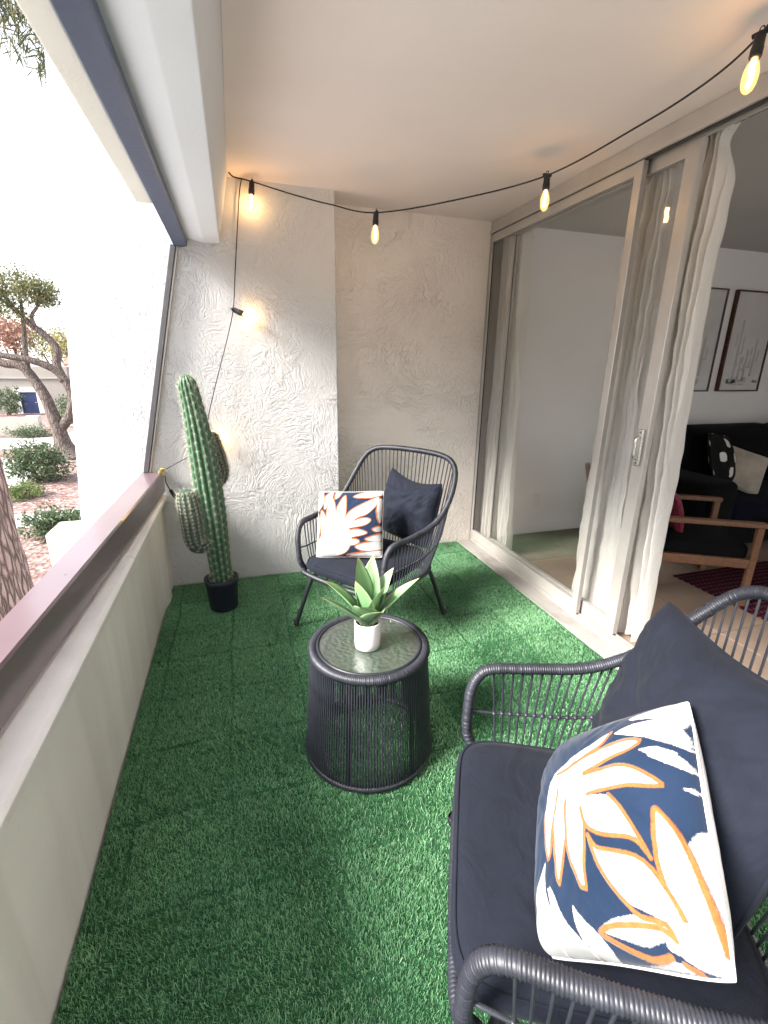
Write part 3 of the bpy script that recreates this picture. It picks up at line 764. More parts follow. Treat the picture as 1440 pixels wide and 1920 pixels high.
# ---- pillows
def polysd(P, polys):
    # distance to polygon outlines and inside test, for points P (n,2)
    best = np.full(len(P), 9.0); ins = np.zeros(len(P), bool)
    for pl in polys:
        q = np.array(pl); c = np.zeros(len(P), bool); dm = np.full(len(P), 9.0)
        for a, b in zip(q, np.roll(q, -1, 0)):
            e = b - a; w = P - a; t = np.clip((w @ e) / (e @ e + 1e-9), 0, 1)
            dm = np.minimum(dm, np.linalg.norm(w - t[:, None] * e, axis=1))
            cond = (a[1] > P[:, 1]) != (b[1] > P[:, 1])
            with np.errstate(divide='ignore', invalid='ignore'):
                xi = a[0] + (P[:, 1] - a[1]) * (b[0] - a[0]) / (b[1] - a[1] + 1e-12)
            c ^= cond & (P[:, 0] < xi)
        ins |= c; best = np.minimum(best, np.where(c, -dm, dm))
    return best
def linesd(P, lines):
    best = np.full(len(P), 9.0)
    for pl in lines:
        q = np.array(pl)
        for a, b in zip(q[:-1], q[1:]):
            e = b - a; w = P - a; t = np.clip((w @ e) / (e @ e + 1e-9), 0, 1)
            best = np.minimum(best, np.linalg.norm(w - t[:, None] * e, axis=1))
    return best
def smooth_poly(pl, closed=True):
    P = np.array([(a, b, 0) for a, b in pl]); n = len(P)
    k = spline(P, .06, closed)[:, :2]
    return k
def pillow(name, label, s, T, mat, loc, Mx, n=48, seed=1, pattern=None, wrinkle=.004, back=None, cat='pillow', par=None, sag=0, sz=None, rnd=.05, slump=0):
    sz = sz or s
    t = np.linspace(-1, 1, n); 
    t = np.sign(t) * (1 - (1 - abs(t)) ** 1.15)
    u, v = np.meshgrid(t, t); u, v = u.ravel(), v.ravel()
    K = 1 - rnd * (u * v) ** 4 - slump * (np.clip(-u, 0, 1) * np.clip(v, 0, 1)) ** 2; X = s / 2 * u * (1 - .05 * (1 - v * v)) * K; Z = sz / 2 * v * (1 - .05 * (1 - u * u)) * K - sag * np.clip(v, 0, 1) ** 2 * (1 - u * u)
    h = T * np.sqrt(np.clip((1 - u * u) * (1 - v * v), 0, 1))
    wr = np.array([mnoise.noise((a * 4 + seed, b * 4, seed * .7)) + .6 * mnoise.noise((a * b * 6 + seed, (abs(a) - abs(b)) * 9, 2.2)) for a, b in zip(u, v)])
    edge = np.clip(np.minimum(1 - abs(u), 1 - abs(v)) * 6, 0, 1)
    wr = wr * wrinkle * edge
    Vf = np.stack([X, -h + wr - .0005, Z], 1); Vb = np.stack([X, h * .9 + wr + .0005, Z], 1)
    idx = np.arange(n * n).reshape(n, n)
    Q = np.stack([idx[:-1, :-1], idx[:-1, 1:], idx[1:, 1:], idx[1:, :-1]], -1).reshape(-1, 4)
    root = thing(name, label, cat) if par is None else None
    if root: root.matrix_world = Matrix([list(Mx[i]) + [loc[i]] for i in range(3)] + [[0, 0, 0, 1]])
    p = root or par
    me = fast_mesh(Vf, Q, True)
    if pattern:
        P = np.stack([u, v], 1)
        W = [smooth_poly(x) for x in pattern[0]]; float_attr(me, 'leafdist', polysd(P, W))
        if pattern[1] is None: float_attr(me, 'linedist', abs(polysd(P, W)))
        else: float_attr(me, 'linedist', linesd(P, [smooth_poly(x, False) for x in pattern[1]]))
        float_attr(me, 'pinkdist', linesd(P, [smooth_poly(x, False) for x in pattern[2]]) if pattern[2] else np.full(len(P), 9.0))
    obj('front_panel', me, p, mat)
    obj('back_panel', fast_mesh(Vb, Q[:, ::-1], True), p, back or mat)
    per = np.r_[idx[0, :], idx[1:, -1], idx[-1, -2::-1], idx[-2:0, 0]]
    ring = np.stack([X[per], np.zeros(len(per)), Z[per]], 1)
    obj('seam', pymesh(*tube(ring, .0026 if pattern else .0042, 6, True), smooth=True), p, back or mat)
    return root
NW = [[(-0.305,0.38),(-0.22,0.45),(0.35,0.715),(0.24,0.55),(-0.035,0.395),(-0.15,0.325)],[(-0.035,0.395),(0.25,0.51),(0.53,0.58),(0.68,0.545),(0.61,0.485),(0.39,0.39),(0.14,0.29),(-0.1,0.21),(-0.235,0.31)],[(0.14,0.27),(0.365,0.31),(0.565,0.31),(0.705,0.255),(0.835,0.16),(0.785,0.135),(0.505,0.13),(0.18,0.08),(-0.04,0.165)],[(0.18,0.08),(0.41,0.065),(0.505,-0.025),(0.6,-0.185),(0.705,-0.395),(0.645,-0.31),(0.56,-0.265),(0.35,-0.255),(0.215,-0.215),(0.145,-0.15),(0.1,-0.03),(0.015,0.125)],[(0.145,-0.165),(0.06,-0.63),(-0.035,-0.525),(-0.09,-0.375),(-0.095,-0.19),(-0.1,0.06),(0.015,0.125),(0.12,-0.07)],[(-0.1,0.06),(-0.13,-0.31),(-0.275,-0.585),(-0.295,-0.395),(-0.29,-0.195),(-0.26,0.2),(-0.125,0.215)],[(-0.265,0.245),(-0.27,-0.08),(-0.365,-0.35),(-0.42,-0.395),(-0.46,-0.28),(-0.475,0.02),(-0.435,0.285),(-0.315,0.365)],[(-0.435,0.285),(-0.25,0.445),(-0.04,0.405),(0.165,0.27),(0.19,0.08),(0.12,-0.07),(-0.105,0.015),(-0.275,0.14)],[(-0.48,-0.4),(-0.76,-0.61),(-0.99,-0.985),(-0.52,-1.0),(-0.42,-0.91),(-0.47,-0.76),(-0.54,-0.605)],[(-0.48,-0.595),(-0.395,-0.615),(-0.33,-0.785),(-0.16,-0.955),(-0.14,-1.0),(-0.515,-1.0),(-0.465,-0.935),(-0.47,-0.78)],[(-0.165,-0.72),(-0.125,-0.76),(0.05,-0.9),(0.065,-1.0),(-0.14,-1.0),(-0.16,-0.955),(-0.19,-0.865)],[(0.17,-0.25),(0.235,-0.335),(0.455,-0.365),(0.59,-0.385),(0.695,-0.46),(0.75,-0.55),(0.83,-0.73),(0.72,-0.855),(0.685,-0.775),(0.555,-0.73),(0.435,-0.695),(0.33,-0.595),(0.23,-0.435)],[(0.77,-0.02),(0.745,-0.125),(0.75,-0.275),(0.745,-0.45),(0.76,-0.55),(0.83,-0.73),(1.0,-0.89),(0.985,-0.705),(0.96,-0.495),(0.93,-0.31),(0.89,-0.155),(0.815,-0.045)],[(0.995,-0.225),(0.97,-0.405),(0.975,-0.515),(1.0,-0.88),(1.0,-0.885),(1.0,-0.575),(1.0,-0.26),(1.0,-0.085)],[(0.71,-0.79),(0.83,-0.73),(1.0,-0.89),(1.0,-0.865),(1.0,-1.0),(0.935,-1.0),(0.795,-0.98),(0.69,-0.93),(0.62,-0.9)],[(0.07,-0.85),(0.27,-0.78),(0.45,-0.75),(0.565,-0.765),(0.7,-0.79),(0.72,-0.855),(0.61,-0.88),(0.485,-0.915),(0.385,-0.915),(0.265,-0.9),(0.12,-0.88)],[(0.455,0.855),(0.77,0.975),(0.96,0.995),(1.0,1.0),(1.0,0.725),(0.955,0.665),(0.885,0.725),(0.735,0.79)],[(0.405,0.675),(0.55,0.75),(0.8,0.76),(0.93,0.72),(0.995,0.61),(0.99,0.47),(0.89,0.525),(0.685,0.59)],[(0.67,0.46),(0.8,0.475),(0.925,0.43),(0.995,0.35),(0.99,0.28),(0.885,0.34),(0.755,0.4)],[(0.96,0.15),(0.99,0.175),(1.0,0.125),(0.98,0.12)],[(0.055,-1.0),(0.37,-0.99),(0.61,-0.95),(0.72,-0.98),(0.75,-1.0),(0.67,-1.0),(0.235,-1.0)]]
NO = [[(-0.295,0.36),(-0.065,0.405),(0.24,0.55),(0.35,0.705)],[(-0.065,0.4),(0.25,0.51),(0.53,0.58),(0.675,0.55),(0.61,0.48),(0.39,0.39),(0.14,0.285)],[(0.14,0.27),(0.365,0.31),(0.565,0.31),(0.705,0.255),(0.835,0.16),(0.785,0.135),(0.505,0.13),(0.185,0.08)],[(0.41,0.065),(0.505,-0.025),(0.6,-0.185),(0.705,-0.395),(0.645,-0.31),(0.56,-0.265),(0.35,-0.255),(0.215,-0.215),(0.145,-0.15),(0.1,-0.03)],[(0.145,-0.155),(0.06,-0.625),(-0.035,-0.525),(-0.09,-0.375),(-0.095,-0.19),(-0.1,0.06)],[(-0.13,-0.31),(-0.275,-0.585),(-0.295,-0.395),(-0.29,-0.195),(-0.26,0.2)],[(-0.3,-0.165),(-0.365,-0.35),(-0.42,-0.395),(-0.445,-0.285),(-0.465,-0.045)],[(0.17,-0.25),(0.23,-0.435),(0.33,-0.595),(0.435,-0.705),(0.515,-0.76),(0.685,-0.775),(0.72,-0.855)],[(0.18,-0.255),(0.25,-0.345),(0.455,-0.37),(0.59,-0.39),(0.695,-0.46),(0.765,-0.58),(0.82,-0.73)],[(0.755,-0.54),(0.745,-0.45),(0.75,-0.275),(0.77,-0.045),(0.815,-0.065),(0.885,-0.17),(0.93,-0.31),(0.96,-0.495),(0.98,-0.655),(1.0,-0.875)],[(0.72,-0.855),(0.645,-0.805),(0.49,-0.805),(0.34,-0.815),(0.18,-0.835),(0.055,-0.875),(0.13,-0.905),(0.275,-0.945),(0.46,-0.97),(0.62,-0.94)],[(0.69,-0.965),(0.78,-0.995)]]
NP = [[(0.5,0.845),(0.795,0.78),(0.955,0.665)],[(0.41,0.675),(0.68,0.6),(0.89,0.525),(0.99,0.485)],[(0.685,0.455),(0.8,0.475),(0.925,0.43)],[(0.755,0.4),(0.885,0.34),(0.99,0.3)],[(0.96,0.145),(0.995,0.145)],[(0.415,0.675),(0.55,0.75),(0.8,0.75),(0.955,0.67)],[(-0.485,-0.605),(-0.47,-0.78),(-0.54,-1.0)],[(-0.165,-0.735),(-0.19,-0.865),(-0.16,-1.0)]]
FWH = [[(-1.0,-1.0),(-0.995,-0.705),(-0.74,-0.24),(-0.335,-0.05),(-0.025,-0.1),(0.145,-0.39),(0.005,-0.835),(-0.45,-1.0)],[(-0.79,-0.4),(-0.89,0.025),(-0.855,0.38),(-0.69,0.175),(-0.58,-0.165)],[(-0.65,-0.205),(-0.68,0.26),(-0.64,0.52),(-0.525,0.775),(-0.4,0.515),(-0.36,0.075),(-0.395,-0.26)],[(-0.375,-0.175),(-0.365,0.34),(-0.285,0.605),(-0.115,0.855),(-0.055,0.515),(-0.07,0.16),(-0.155,-0.18)],[(-0.2,-0.18),(0.0,0.265),(0.24,0.465),(0.55,0.645),(0.875,0.8),(0.825,0.52),(0.585,0.25),(0.26,0.095),(-0.065,-0.265)],[(-0.195,-0.22),(0.26,0.08),(0.59,0.135),(0.705,0.065),(0.515,-0.09),(0.02,-0.2)],[(-0.28,-0.385),(0.185,-0.215),(0.435,-0.23),(0.605,-0.31),(0.35,-0.415),(-0.195,-0.49)],[(-0.28,-0.57),(0.185,-0.49),(0.37,-0.545),(0.265,-0.66),(-0.24,-0.73)],[(-0.455,-0.845),(-0.115,-0.76),(0.015,-0.795),(-0.17,-0.91),(-0.89,-1.0)],[(-1.0,0.97),(-0.835,0.965),(-0.77,0.665),(-0.885,0.45),(-0.995,0.385)],[(-0.725,0.85),(-0.525,0.995),(-0.505,0.8),(-0.64,0.52),(-0.755,0.395),(-0.77,0.665)],[(-0.41,0.985),(-0.24,0.99),(-0.305,0.795),(-0.44,0.725)],[(0.12,0.795),(0.425,0.955),(1.0,1.0),(1.0,0.86),(0.58,0.75)],[(0.85,0.72),(0.995,0.715),(1.0,0.465),(1.0,0.215),(0.935,-0.015),(0.835,0.265)],[(0.725,-0.19),(0.91,-0.09),(1.0,-0.08),(1.0,-0.215),(0.835,-0.27)],[(0.52,-0.495),(0.795,-0.355),(1.0,-0.3),(1.0,-0.49),(0.75,-0.555)],[(0.225,-0.73),(0.43,-0.615),(1.0,-0.515),(1.0,-0.74),(0.495,-0.84)],[(-0.03,-0.955),(0.495,-0.85),(1.0,-0.78),(1.0,-1.0),(0.38,-1.0)],[(-0.995,0.21),(-0.93,0.2),(-0.89,-0.305),(-0.995,-0.705)]]
NW.append([(1.06, -.12), (.93, -.26), (.90, -.55), (.92, -.80), (.95, -1.06), (1.06, -1.06)])
nearM = [[0.237572, 0.808313, 0.538692], [-0.594759, -0.317417, 0.738585], [0.767998, -0.495859, 0.405342]]
pillow('throw_pillow', 'navy pillow with white orange-edged leaves on the nearest wicker chair', .40, .095, M['pillow'], (.6074, .4903, .637), nearM, 190, 3, (NW, NO, NP), .0035, M['white_back'], slump=.16)
farM = [[0.907250, 0.392248, 0.151787], [-0.416548, 0.788048, 0.453286], [0.058185, -0.474470, 0.878347]]
pillow('throw_pillow', 'navy pillow with a white fan leaf on the wicker chair by the wall', .38, .07, M['pillow_far'], (.547, 2.379, .61), farM, 130, 5, (FWH, None, []), .003, M['white_back'])
farD = [[0.476159, 0.857071, 0.196726], [-0.875032, 0.483974, 0.009426], [-0.087131, -0.176630, 0.980413]]
pillow('back_cushion', 'plain charcoal navy cushion leaning on the wicker chair by the wall', .42, .085, M['navy_fabric'], (.936, 2.498, .646), farD, 60, 8, None, .013, sag=.05, rnd=.10)
# the near chair's cushion leans on its back, filling the seat's rear
def basis(face, up=(0, 0, 1), roll=0):
    n = -Vector(face).normalized(); x = n.cross(Vector(up)).normalized(); z = x.cross(n)
    x2 = x * math.cos(roll) + z * math.sin(roll); z2 = -x * math.sin(roll) + z * math.cos(roll)
    return [[x2[i], n[i], z2[i]] for i in range(3)]
pillow('back_cushion', 'large plain charcoal navy cushion leaning on the nearest wicker chair', .52, .10, M['navy_fabric'], (.835, .559, .692), [[-.301019, .900406, .314097], [-.950780, -.308768, -.026063], [.073516, -.306483, .949033]], 70, 11, None, .014, sag=.03, rnd=.10)

# ---- side table
TX, TY = .402, 1.455
st = thing('side_table', 'round charcoal wicker side table with pebbled glass top on the turf', 'table', (TX, TY, .012), .12)
RT_, RB_ = .208, .238; HT = .458
rim = obj('rim', pymesh(*wrapped(np.array([(RT_ * math.cos(a), RT_ * math.sin(a), HT - .017) for a in np.linspace(0, 2 * math.pi, 160, endpoint=False)]), .0165, closed=True), smooth=True), st, M['wicker'])
obj('inner_ring', pymesh(*lathe([(.196, HT - .03), (.196, HT - .004), (.190, HT + .001), (.184, HT - .004), (.184, HT - .012)], 72), smooth=True), st, M['black_metal'])
obj('glass_top', pymesh(*lathe([(.0001, HT - .011), (.1835, HT - .011), (.1835, HT - .005), (.0001, HT - .005)], 72)), st, M['table_glass'])
obj('bottom_ring', pymesh(*wrapped(np.array([(RB_ * math.cos(a), RB_ * math.sin(a), .014) for a in np.linspace(0, 2 * math.pi, 160, endpoint=False)]), .0125, closed=True), smooth=True), st, M['wicker'])
NS = 150
strand_me = pymesh(*tube([(RB_ + .006, 0, .016), ((RT_ + RB_) / 2 + .008, 0, .22), (RT_ + .008, 0, HT - .02)], .0029, 6, cap=False), smooth=True); strand_me.materials.append(M['wicker'])
for k in range(NS): obj('strand', strand_me, st, None, None, (0, 0, 2 * math.pi * k / NS))
post_me = pymesh(*tube([(RB_ - .004, 0, .014), (RT_ - .002, 0, HT - .02)], .0085, 10), smooth=True); post_me.materials.append(M['black_metal'])
for k in range(6): obj('post', post_me, st, None, None, (0, 0, math.radians(-123) - .12 + k * math.pi / 3))

# ---- agave in a white pot
ag = thing('potted_agave', 'green agave in a white ceramic pot on the glass table', 'potted plant', (TX - .012, TY - .022, .012 + HT - .0048))
obj('pot', pymesh(*lathe([(.0001, .001), (.040, .001), (.0455, .006), (.0475, .03), (.0475, .105), (.0460, .108), (.0435, .106), (.0430, .09), (.0425, .02), (.0001, .018)], 48), smooth=True), ag, M['pot_white'])
obj('soil', pymesh(*lathe([(.0001, .086), (.0425, .084), (.0425, .06)], 24), smooth=True), ag, M['soil'])
parts = []
for k in range(46):
    a = random.random() * 6.28; r = .041 * math.sqrt(random.random()); s = .0035 + .003 * random.random()
    parts.append(([(r * math.cos(a) + x * s, r * math.sin(a) + y * s, .088 + z * s * .8) for x, y, z in ((1, 0, 0), (0, 1, 0), (-1, 0, 0), (0, -1, 0), (0, 0, 1), (0, 0, -1))], [(0, 1, 4), (1, 2, 4), (2, 3, 4), (3, 0, 4), (1, 0, 5), (2, 1, 5), (3, 2, 5), (0, 3, 5)]))
tag(obj('pebbles', pymesh(*join(parts), smooth=True), ag, M['pebble']), kind='stuff')
def agave_leaf(az, elev, L, W, curl, cup=.35, twist=0):
    n, m_ = 16, 8; V = []; al = []; ed = []
    for i in range(n + 1):
        t = i / n
        w = W * (0.42 + 1.9 * t - 2.0 * t * t) if t < .45 else W * (.87) * (1 - ((t - .45) / .55) ** 1.9)
        w = max(w, .0005)
        th = elev - curl * t * t
        # integrate midrib
        s = np.linspace(0, t, 12); rr = np.trapezoid(np.cos(elev - curl * s * s), s) * L if hasattr(np, 'trapezoid') else np.trapz(np.cos(elev - curl * s * s), s) * L
        zz = np.trapezoid(np.sin(elev - curl * s * s), s) * L if hasattr(np, 'trapezoid') else np.trapz(np.sin(elev - curl * s * s), s) * L
        for j in range(m_ + 1):
            q = (j / m_ - .5) * 2
            side = q * w; lift = cup * w * q * q
            x = rr - math.sin(th) * lift; z = zz + math.cos(th) * lift
            a = az + twist * t
            V.append((x * math.cos(a) - side * math.sin(a), x * math.sin(a) + side * math.cos(a), z)); al.append(t); ed.append(abs(q) ** 4)
    F = []
    for i in range(n):
        for j in range(m_):
            a = i * (m_ + 1) + j; F.append((a, a + 1, a + m_ + 2, a + m_ + 1))
    nv = len(V)   # give the leaf thickness: an underside, thicker along the midrib
    V2 = []
    for k, (x, y, z) in enumerate(V):
        i, j = divmod(k, m_ + 1); q = abs(j / m_ - .5) * 2; th = .006 * (1 - q ** 2) * (1 - i / n) + .0006
        V2.append((x, y, z - th))
    F2 = [tuple(x + nv for x in f[::-1]) for f in F]
    rimf = []
    for i in range(n):
        a = i * (m_ + 1); b = a + m_
        rimf += [(a, a + m_ + 1, a + m_ + 1 + nv, a + nv), (b, b + nv, b + m_ + 1 + nv, b + m_ + 1)]
    me = pymesh(V + V2, F + F2 + rimf, True); float_attr(me, 'along', al * 2); float_attr(me, 'edge', ed * 2)
    return me
R_ = math.radians
for az, el, L, W, cu in ((196, 42, .220, .030, -.05), (168, 58, .215, .034, .40), (-18, 48, .235, .036, .05), (22, 64, .205, .034, .25), (118, 80, .235, .036, .05), (62, 72, .230, .034, .12), (-72, 56, .125, .042, .50), (-120, 62, .140, .040, .45), (-40, 72, .165, .038, .15), (-150, 76, .185, .038, .08)):
    obj('leaf', agave_leaf(R_(az), R_(el), L * 1.10, W * 1.38, cu), ag, M['agave'], (.004 * math.cos(R_(az)), .004 * math.sin(R_(az)), .088))

# ---- cactus
ct = thing('potted_cactus', 'tall artificial saguaro cactus in a charcoal pot before the stucco fin wall', 'potted plant', (-.168, 2.735, .020))
pot = obj('pot', pymesh(*lathe([(.0001, .001), (.076, .001), (.080, .005), (.093, .165), (.098, .168), (.100, .200), (.097, .203), (.088, .203), (.086, .17), (.0001, .165)], 44), smooth=True), ct, M['pot_dark'])
obj('soil', pymesh(*lathe([(.0001, .186), (.0865, .182), (.0865, .16)], 24), smooth=True), ct, M['soil'])
def cactus_col(pts, radii, ribs, depth, nz):
    P = resample(spline(pts, .02), nz); P, T, N, B = frames(P)
    s = np.linspace(0, 1, nz); r = np.interp(s, np.linspace(0, 1, len(radii)), radii)
    tip = np.clip((1 - s) / .055, 0, 1); r = r * np.sqrt(1 - (1 - tip) ** 2 + 1e-6)
    seg = ribs * 6; V = []; tint = []; spots = []
    for i in range(nz):
        for k in range(seg):
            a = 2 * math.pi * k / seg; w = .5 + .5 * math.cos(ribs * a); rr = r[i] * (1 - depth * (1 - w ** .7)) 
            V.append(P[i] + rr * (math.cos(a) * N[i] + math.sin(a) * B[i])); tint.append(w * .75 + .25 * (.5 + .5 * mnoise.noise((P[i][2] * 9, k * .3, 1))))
    for kk in range(ribs):
        a = 2 * math.pi * kk / ribs
        d = 0; 
        for i in range(3, nz - 1):
            if (i + kk * 3) % SPSTEP == 0:
                n_ = math.cos(a) * N[i] + math.sin(a) * B[i]; spots.append((P[i] + n_ * r[i], n_, T[i], np.cross(T[i], n_)))
    F = []
    for i in range(nz - 1):
        for k in range(seg):
            l = (k + 1) % seg; F.append((i * seg + k, i * seg + l, (i + 1) * seg + l, (i + 1) * seg + k))
    F.append(tuple(range((nz - 1) * seg, nz * seg)))
    me = pymesh(V, F, True); float_attr(me, 'tint', tint)
    return me, spots
def spines(spots, L, n, r=.0007):
    V, F = [], []
    for p, nn, tt, bb in spots:
        for q in range(n):
            a = 2 * math.pi * (q + random.random() * .7) / n; sp = .75 + .3 * random.random()
            d = nn * .55 + (math.cos(a) * bb + math.sin(a) * tt) * sp; d /= np.linalg.norm(d)
            l = L * (.6 + .7 * random.random()); s = np.cross(d, nn); s /= np.linalg.norm(s) + 1e-9; u = np.cross(s, d)
            k = len(V); V += [p + s * r, p - s * r * .5 + u * r, p - s * r * .5 - u * r, p + d * l]; F += [(k, k + 1, k + 3), (k + 1, k + 2, k + 3), (k + 2, k, k + 3)]
    return pymesh(V, F)
SPSTEP = 5
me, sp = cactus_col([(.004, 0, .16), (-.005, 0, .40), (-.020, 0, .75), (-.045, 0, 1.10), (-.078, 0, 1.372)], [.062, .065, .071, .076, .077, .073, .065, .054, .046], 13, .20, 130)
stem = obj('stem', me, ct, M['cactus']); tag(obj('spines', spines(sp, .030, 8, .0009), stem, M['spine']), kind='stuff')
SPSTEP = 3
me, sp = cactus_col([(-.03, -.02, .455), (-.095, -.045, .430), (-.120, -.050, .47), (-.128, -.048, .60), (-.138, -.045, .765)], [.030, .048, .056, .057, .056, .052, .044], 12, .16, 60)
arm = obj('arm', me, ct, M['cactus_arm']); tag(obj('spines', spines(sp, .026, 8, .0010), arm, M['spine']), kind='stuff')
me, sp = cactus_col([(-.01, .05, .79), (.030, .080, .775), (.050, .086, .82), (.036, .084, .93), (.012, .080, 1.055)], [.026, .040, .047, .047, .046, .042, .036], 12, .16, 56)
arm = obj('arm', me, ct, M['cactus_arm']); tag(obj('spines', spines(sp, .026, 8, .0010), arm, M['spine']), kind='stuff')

# ---- string lights
sl = thing('string_lights', 'black cord of warm bulbs looped from the beam corner to the door header', 'string lights')
S_ = [(.058, 3.06, 2.426), (.080, 3.12, 2.428), (.124, 3.135, 2.428), (.177, 3.085, 2.405), (.40, 3.02, 2.345), (.588, 2.95, 2.298), (.808, 2.80, 2.240), (1.18, 2.55, 2.270), (1.526, 2.30, 2.335), (1.588, 1.80, 2.352), (1.578, 1.50, 2.360), (1.548, 1.322, 2.385), (1.50, 1.20, 2.428)]
obj('cord', pymesh(*tube(spline(S_, .02), .0036, 6), smooth=True), sl, M['black_rubber'])
DROP = [(.124, 3.137, 2.425), (.108, 3.135, 2.36), (.082, 3.132, 2.173), (.052, 3.130, 1.95), (.025, 3.125, 1.752), (-.028, 3.12, 1.57), (-.079, 3.11, 1.421), (-.145, 3.10, 1.22), (-.195, 3.09, 1.05), (-.225, 3.08, .98), (-.275, 3.08, .915), (-.375, 3.085, .860), (-.468, 3.09, .812)]
obj('cord', pymesh(*tube(spline(DROP, .02), .0033, 6), smooth=True), sl, M['black_rubber'])
TAIL = [(-.468, 3.08, .812), (-.452, 3.055, .795), (-.450, 3.045, .755), (-.440, 3.045, .72), (-.428, 3.045, .695)]
obj('cord', pymesh(*tube(spline(TAIL, .01), .0036, 6), smooth=True), sl, M['black_rubber'])
obj('plug', pymesh(*tube(spline([(-.430, 3.045, .700), (-.422, 3.046, .680), (-.410, 3.047, .655), (-.406, 3.047, .645)], .006), [.006, .008, .010, .012, .013, .013, .012, .010][:len(spline([(-.430, 3.045, .700), (-.422, 3.046, .680), (-.410, 3.047, .655), (-.406, 3.047, .645)], .006))] if False else .0105, 10), smooth=True), sl, M['black_rubber'])
parts = []
for k in range(5):
    a = np.linspace(0, 6.283, 14, endpoint=False); c0 = np.array([-.474 + .003 * k, 3.088 - .002 * k, .800 + .004 * k])
    parts.append(tube(c0 + np.stack([.016 * np.cos(a), .010 * np.sin(a + k), .016 * np.sin(a)], 1), .0022, 5, True))
M['twine'] = paint('yellow_twine', (.52, .38, .10), .7, .2, 60)
obj('tie', pymesh(*join(parts), smooth=True), sl, M['twine'])
sock_me = pymesh(*lathe([(.0001, .006), (.010, .006), (.012, .002), (.0145, -.004), (.0150, -.030), (.0165, -.034), (.0165, -.056), (.0150, -.060), (.0001, -.060)], 20), smooth=True); sock_me.materials.append(M['black_rubber'])
hook_me = pymesh(*join([tube(spline([(-.022, 0, .002), (-.010, 0, .004), (.010, 0, .004), (.022, 0, .002)], .006), .0065, 8), tube(np.array([(.006 * math.cos(a), 0, .013 + .008 * math.sin(a)) for a in np.linspace(0, 6.28, 12, endpoint=False)]), .0018, 5, True)]), smooth=True); hook_me.materials.append(M['black_rubber'])
bulb_me = pymesh(*lathe([(.0095, -.060), (.0105, -.066), (.0165, -.078), (.0205, -.094), (.0215, -.110), (.0200, -.127), (.0150, -.141), (.0070, -.149), (.0001, -.151)], 20), smooth=True); bulb_me.materials.append(M['bulb_glass'])
fil_me = pymesh(*tube(spline([(0, 0, -.064), (.003, 0, -.085), (-.003, 0, -.11), (.002, 0, -.132)], .004), .0065, 8), smooth=True); fil_me.materials.append(M['bulb'])
for p, d in (((.177, 3.085, 2.402), (-.12, 0, -1)), ((.808, 2.80, 2.238), (-.05, 0, -1)), ((1.526, 2.30, 2.333), (0, 0, -1)), ((1.548, 1.322, 2.383), (-.14, -.05, -1)), ((.025, 3.125, 1.752), (.75, -.12, -.30)), ((-.195, 3.09, 1.05), (.62, -.05, -.75))):
    q = Vector(d).normalized().to_track_quat('-Z', 'Y')
    s = obj('bulb_socket', sock_me, sl, None, p); s.rotation_mode = 'QUATERNION'; s.rotation_quaternion = q
    obj('cord_clip', hook_me, s); obj('bulb', bulb_me, s); obj('filament', fil_me, s)

# ================================================================== THE ROOM
sf_ = thing('sofa', 'black sofa against the room wall below the framed prints', 'sofa', (3.22, 2.45, 0))
def soft(name, a, b, mat, parent, r=.05, seg=4): 
    o = box(name, a, b, mat, parent, w=r, seg=seg); o.data.polygons.foreach_set('use_smooth', [True] * len(o.data.polygons)); return o
soft('base', (.0, .05, .10), (2.8, .95, .30), M['dark_fabric'], sf_, .02)
soft('arm', (0, 0, .08), (.36, .93, .645), M['dark_fabric'], sf_, .06)
soft('backrest', (.02, .72, .30), (2.8, .98, .90), M['dark_fabric'], sf_, .07)
for k in range(2):
    soft('seat_cushion', (.37 + k * 1.15, .03, .301), (1.51 + k * 1.15, .74, .46), M['blue_dark_fabric'], sf_, .05)
    soft('back_pillow', (.30 + k * 1.15, .52, .47), (1.42 + k * 1.15, .80, .985), M['blue_dark_fabric'] if k else M['dark_fabric'], sf_, .11, 5)
for x in (.08, 2.7):
    for y in (.08, .9): box('foot', (x, y, 0), (x + .06, y + .05, .10), M['dark_wood'], sf_, w=.004)
pillow('throw_pillow', 'black and white diamond pattern pillow on the black sofa', .42, .07, M['bw'], (3.80, 2.82, .74), basis((.30, -.80, .32), roll=-.15), 40, 14, None, .006)
pillow('throw_pillow', 'beige knitted pillow at the end of the black sofa arm', .36, .08, M['beige_fabric'], (4.03, 2.80, .64), basis((-.35, -.80, .45), roll=-.35), 40, 15, None, .006)
# lounge chair with wooden sled frame
ax, ay = Vector((.866, -.50, 0)), Vector((.50, .866, 0))
lc = thing('wooden_armchair', 'low wooden armchair with dark cushions behind the curtain', 'armchair', (2.43, 2.19, 0), math.atan2(-.50, .866))
for s, y in (('near', 0), ('far', .60)):
    box('armrest', (-.04, y - .025, .535), (.66, y + .03, .565), M['wood'], lc, w=.006)
    box('leg', (.615, y - .012, .002), (.655, y + .020, .534), M['wood'], lc, w=.005)
    box('leg', (.02, y - .012, .002), (.06, y + .020, .534), M['wood'], lc, w=.005)
    box('side_rail', (.062, y - .012, .265), (.614, y + .020, .325), M['wood'], lc, w=.005)
    box('runner', (-.06, y - .016, .0015), (.70, y + .024, .0009 + .03), M['wood'], lc, w=.004) if False else None
soft('seat_cushion', (.03, .025, .29), (.62, .575, .405), M['dark_fabric'], lc, .03)
bk = soft('back_cushion', (-.06, .03, 0), (.06, .57, .50), M['dark_fabric'], lc, .04); bk.location = (.04, 0, .405); bk.rotation_euler = (0, R_(-16), 0)
for y in (.10, .50): box('back_slat', (-.20, y - .02, .30), (-.17, y + .02, .86), M['wood'], lc, w=.004, rot=(0, R_(-12), 0), loc=(.06, 0, -.02))
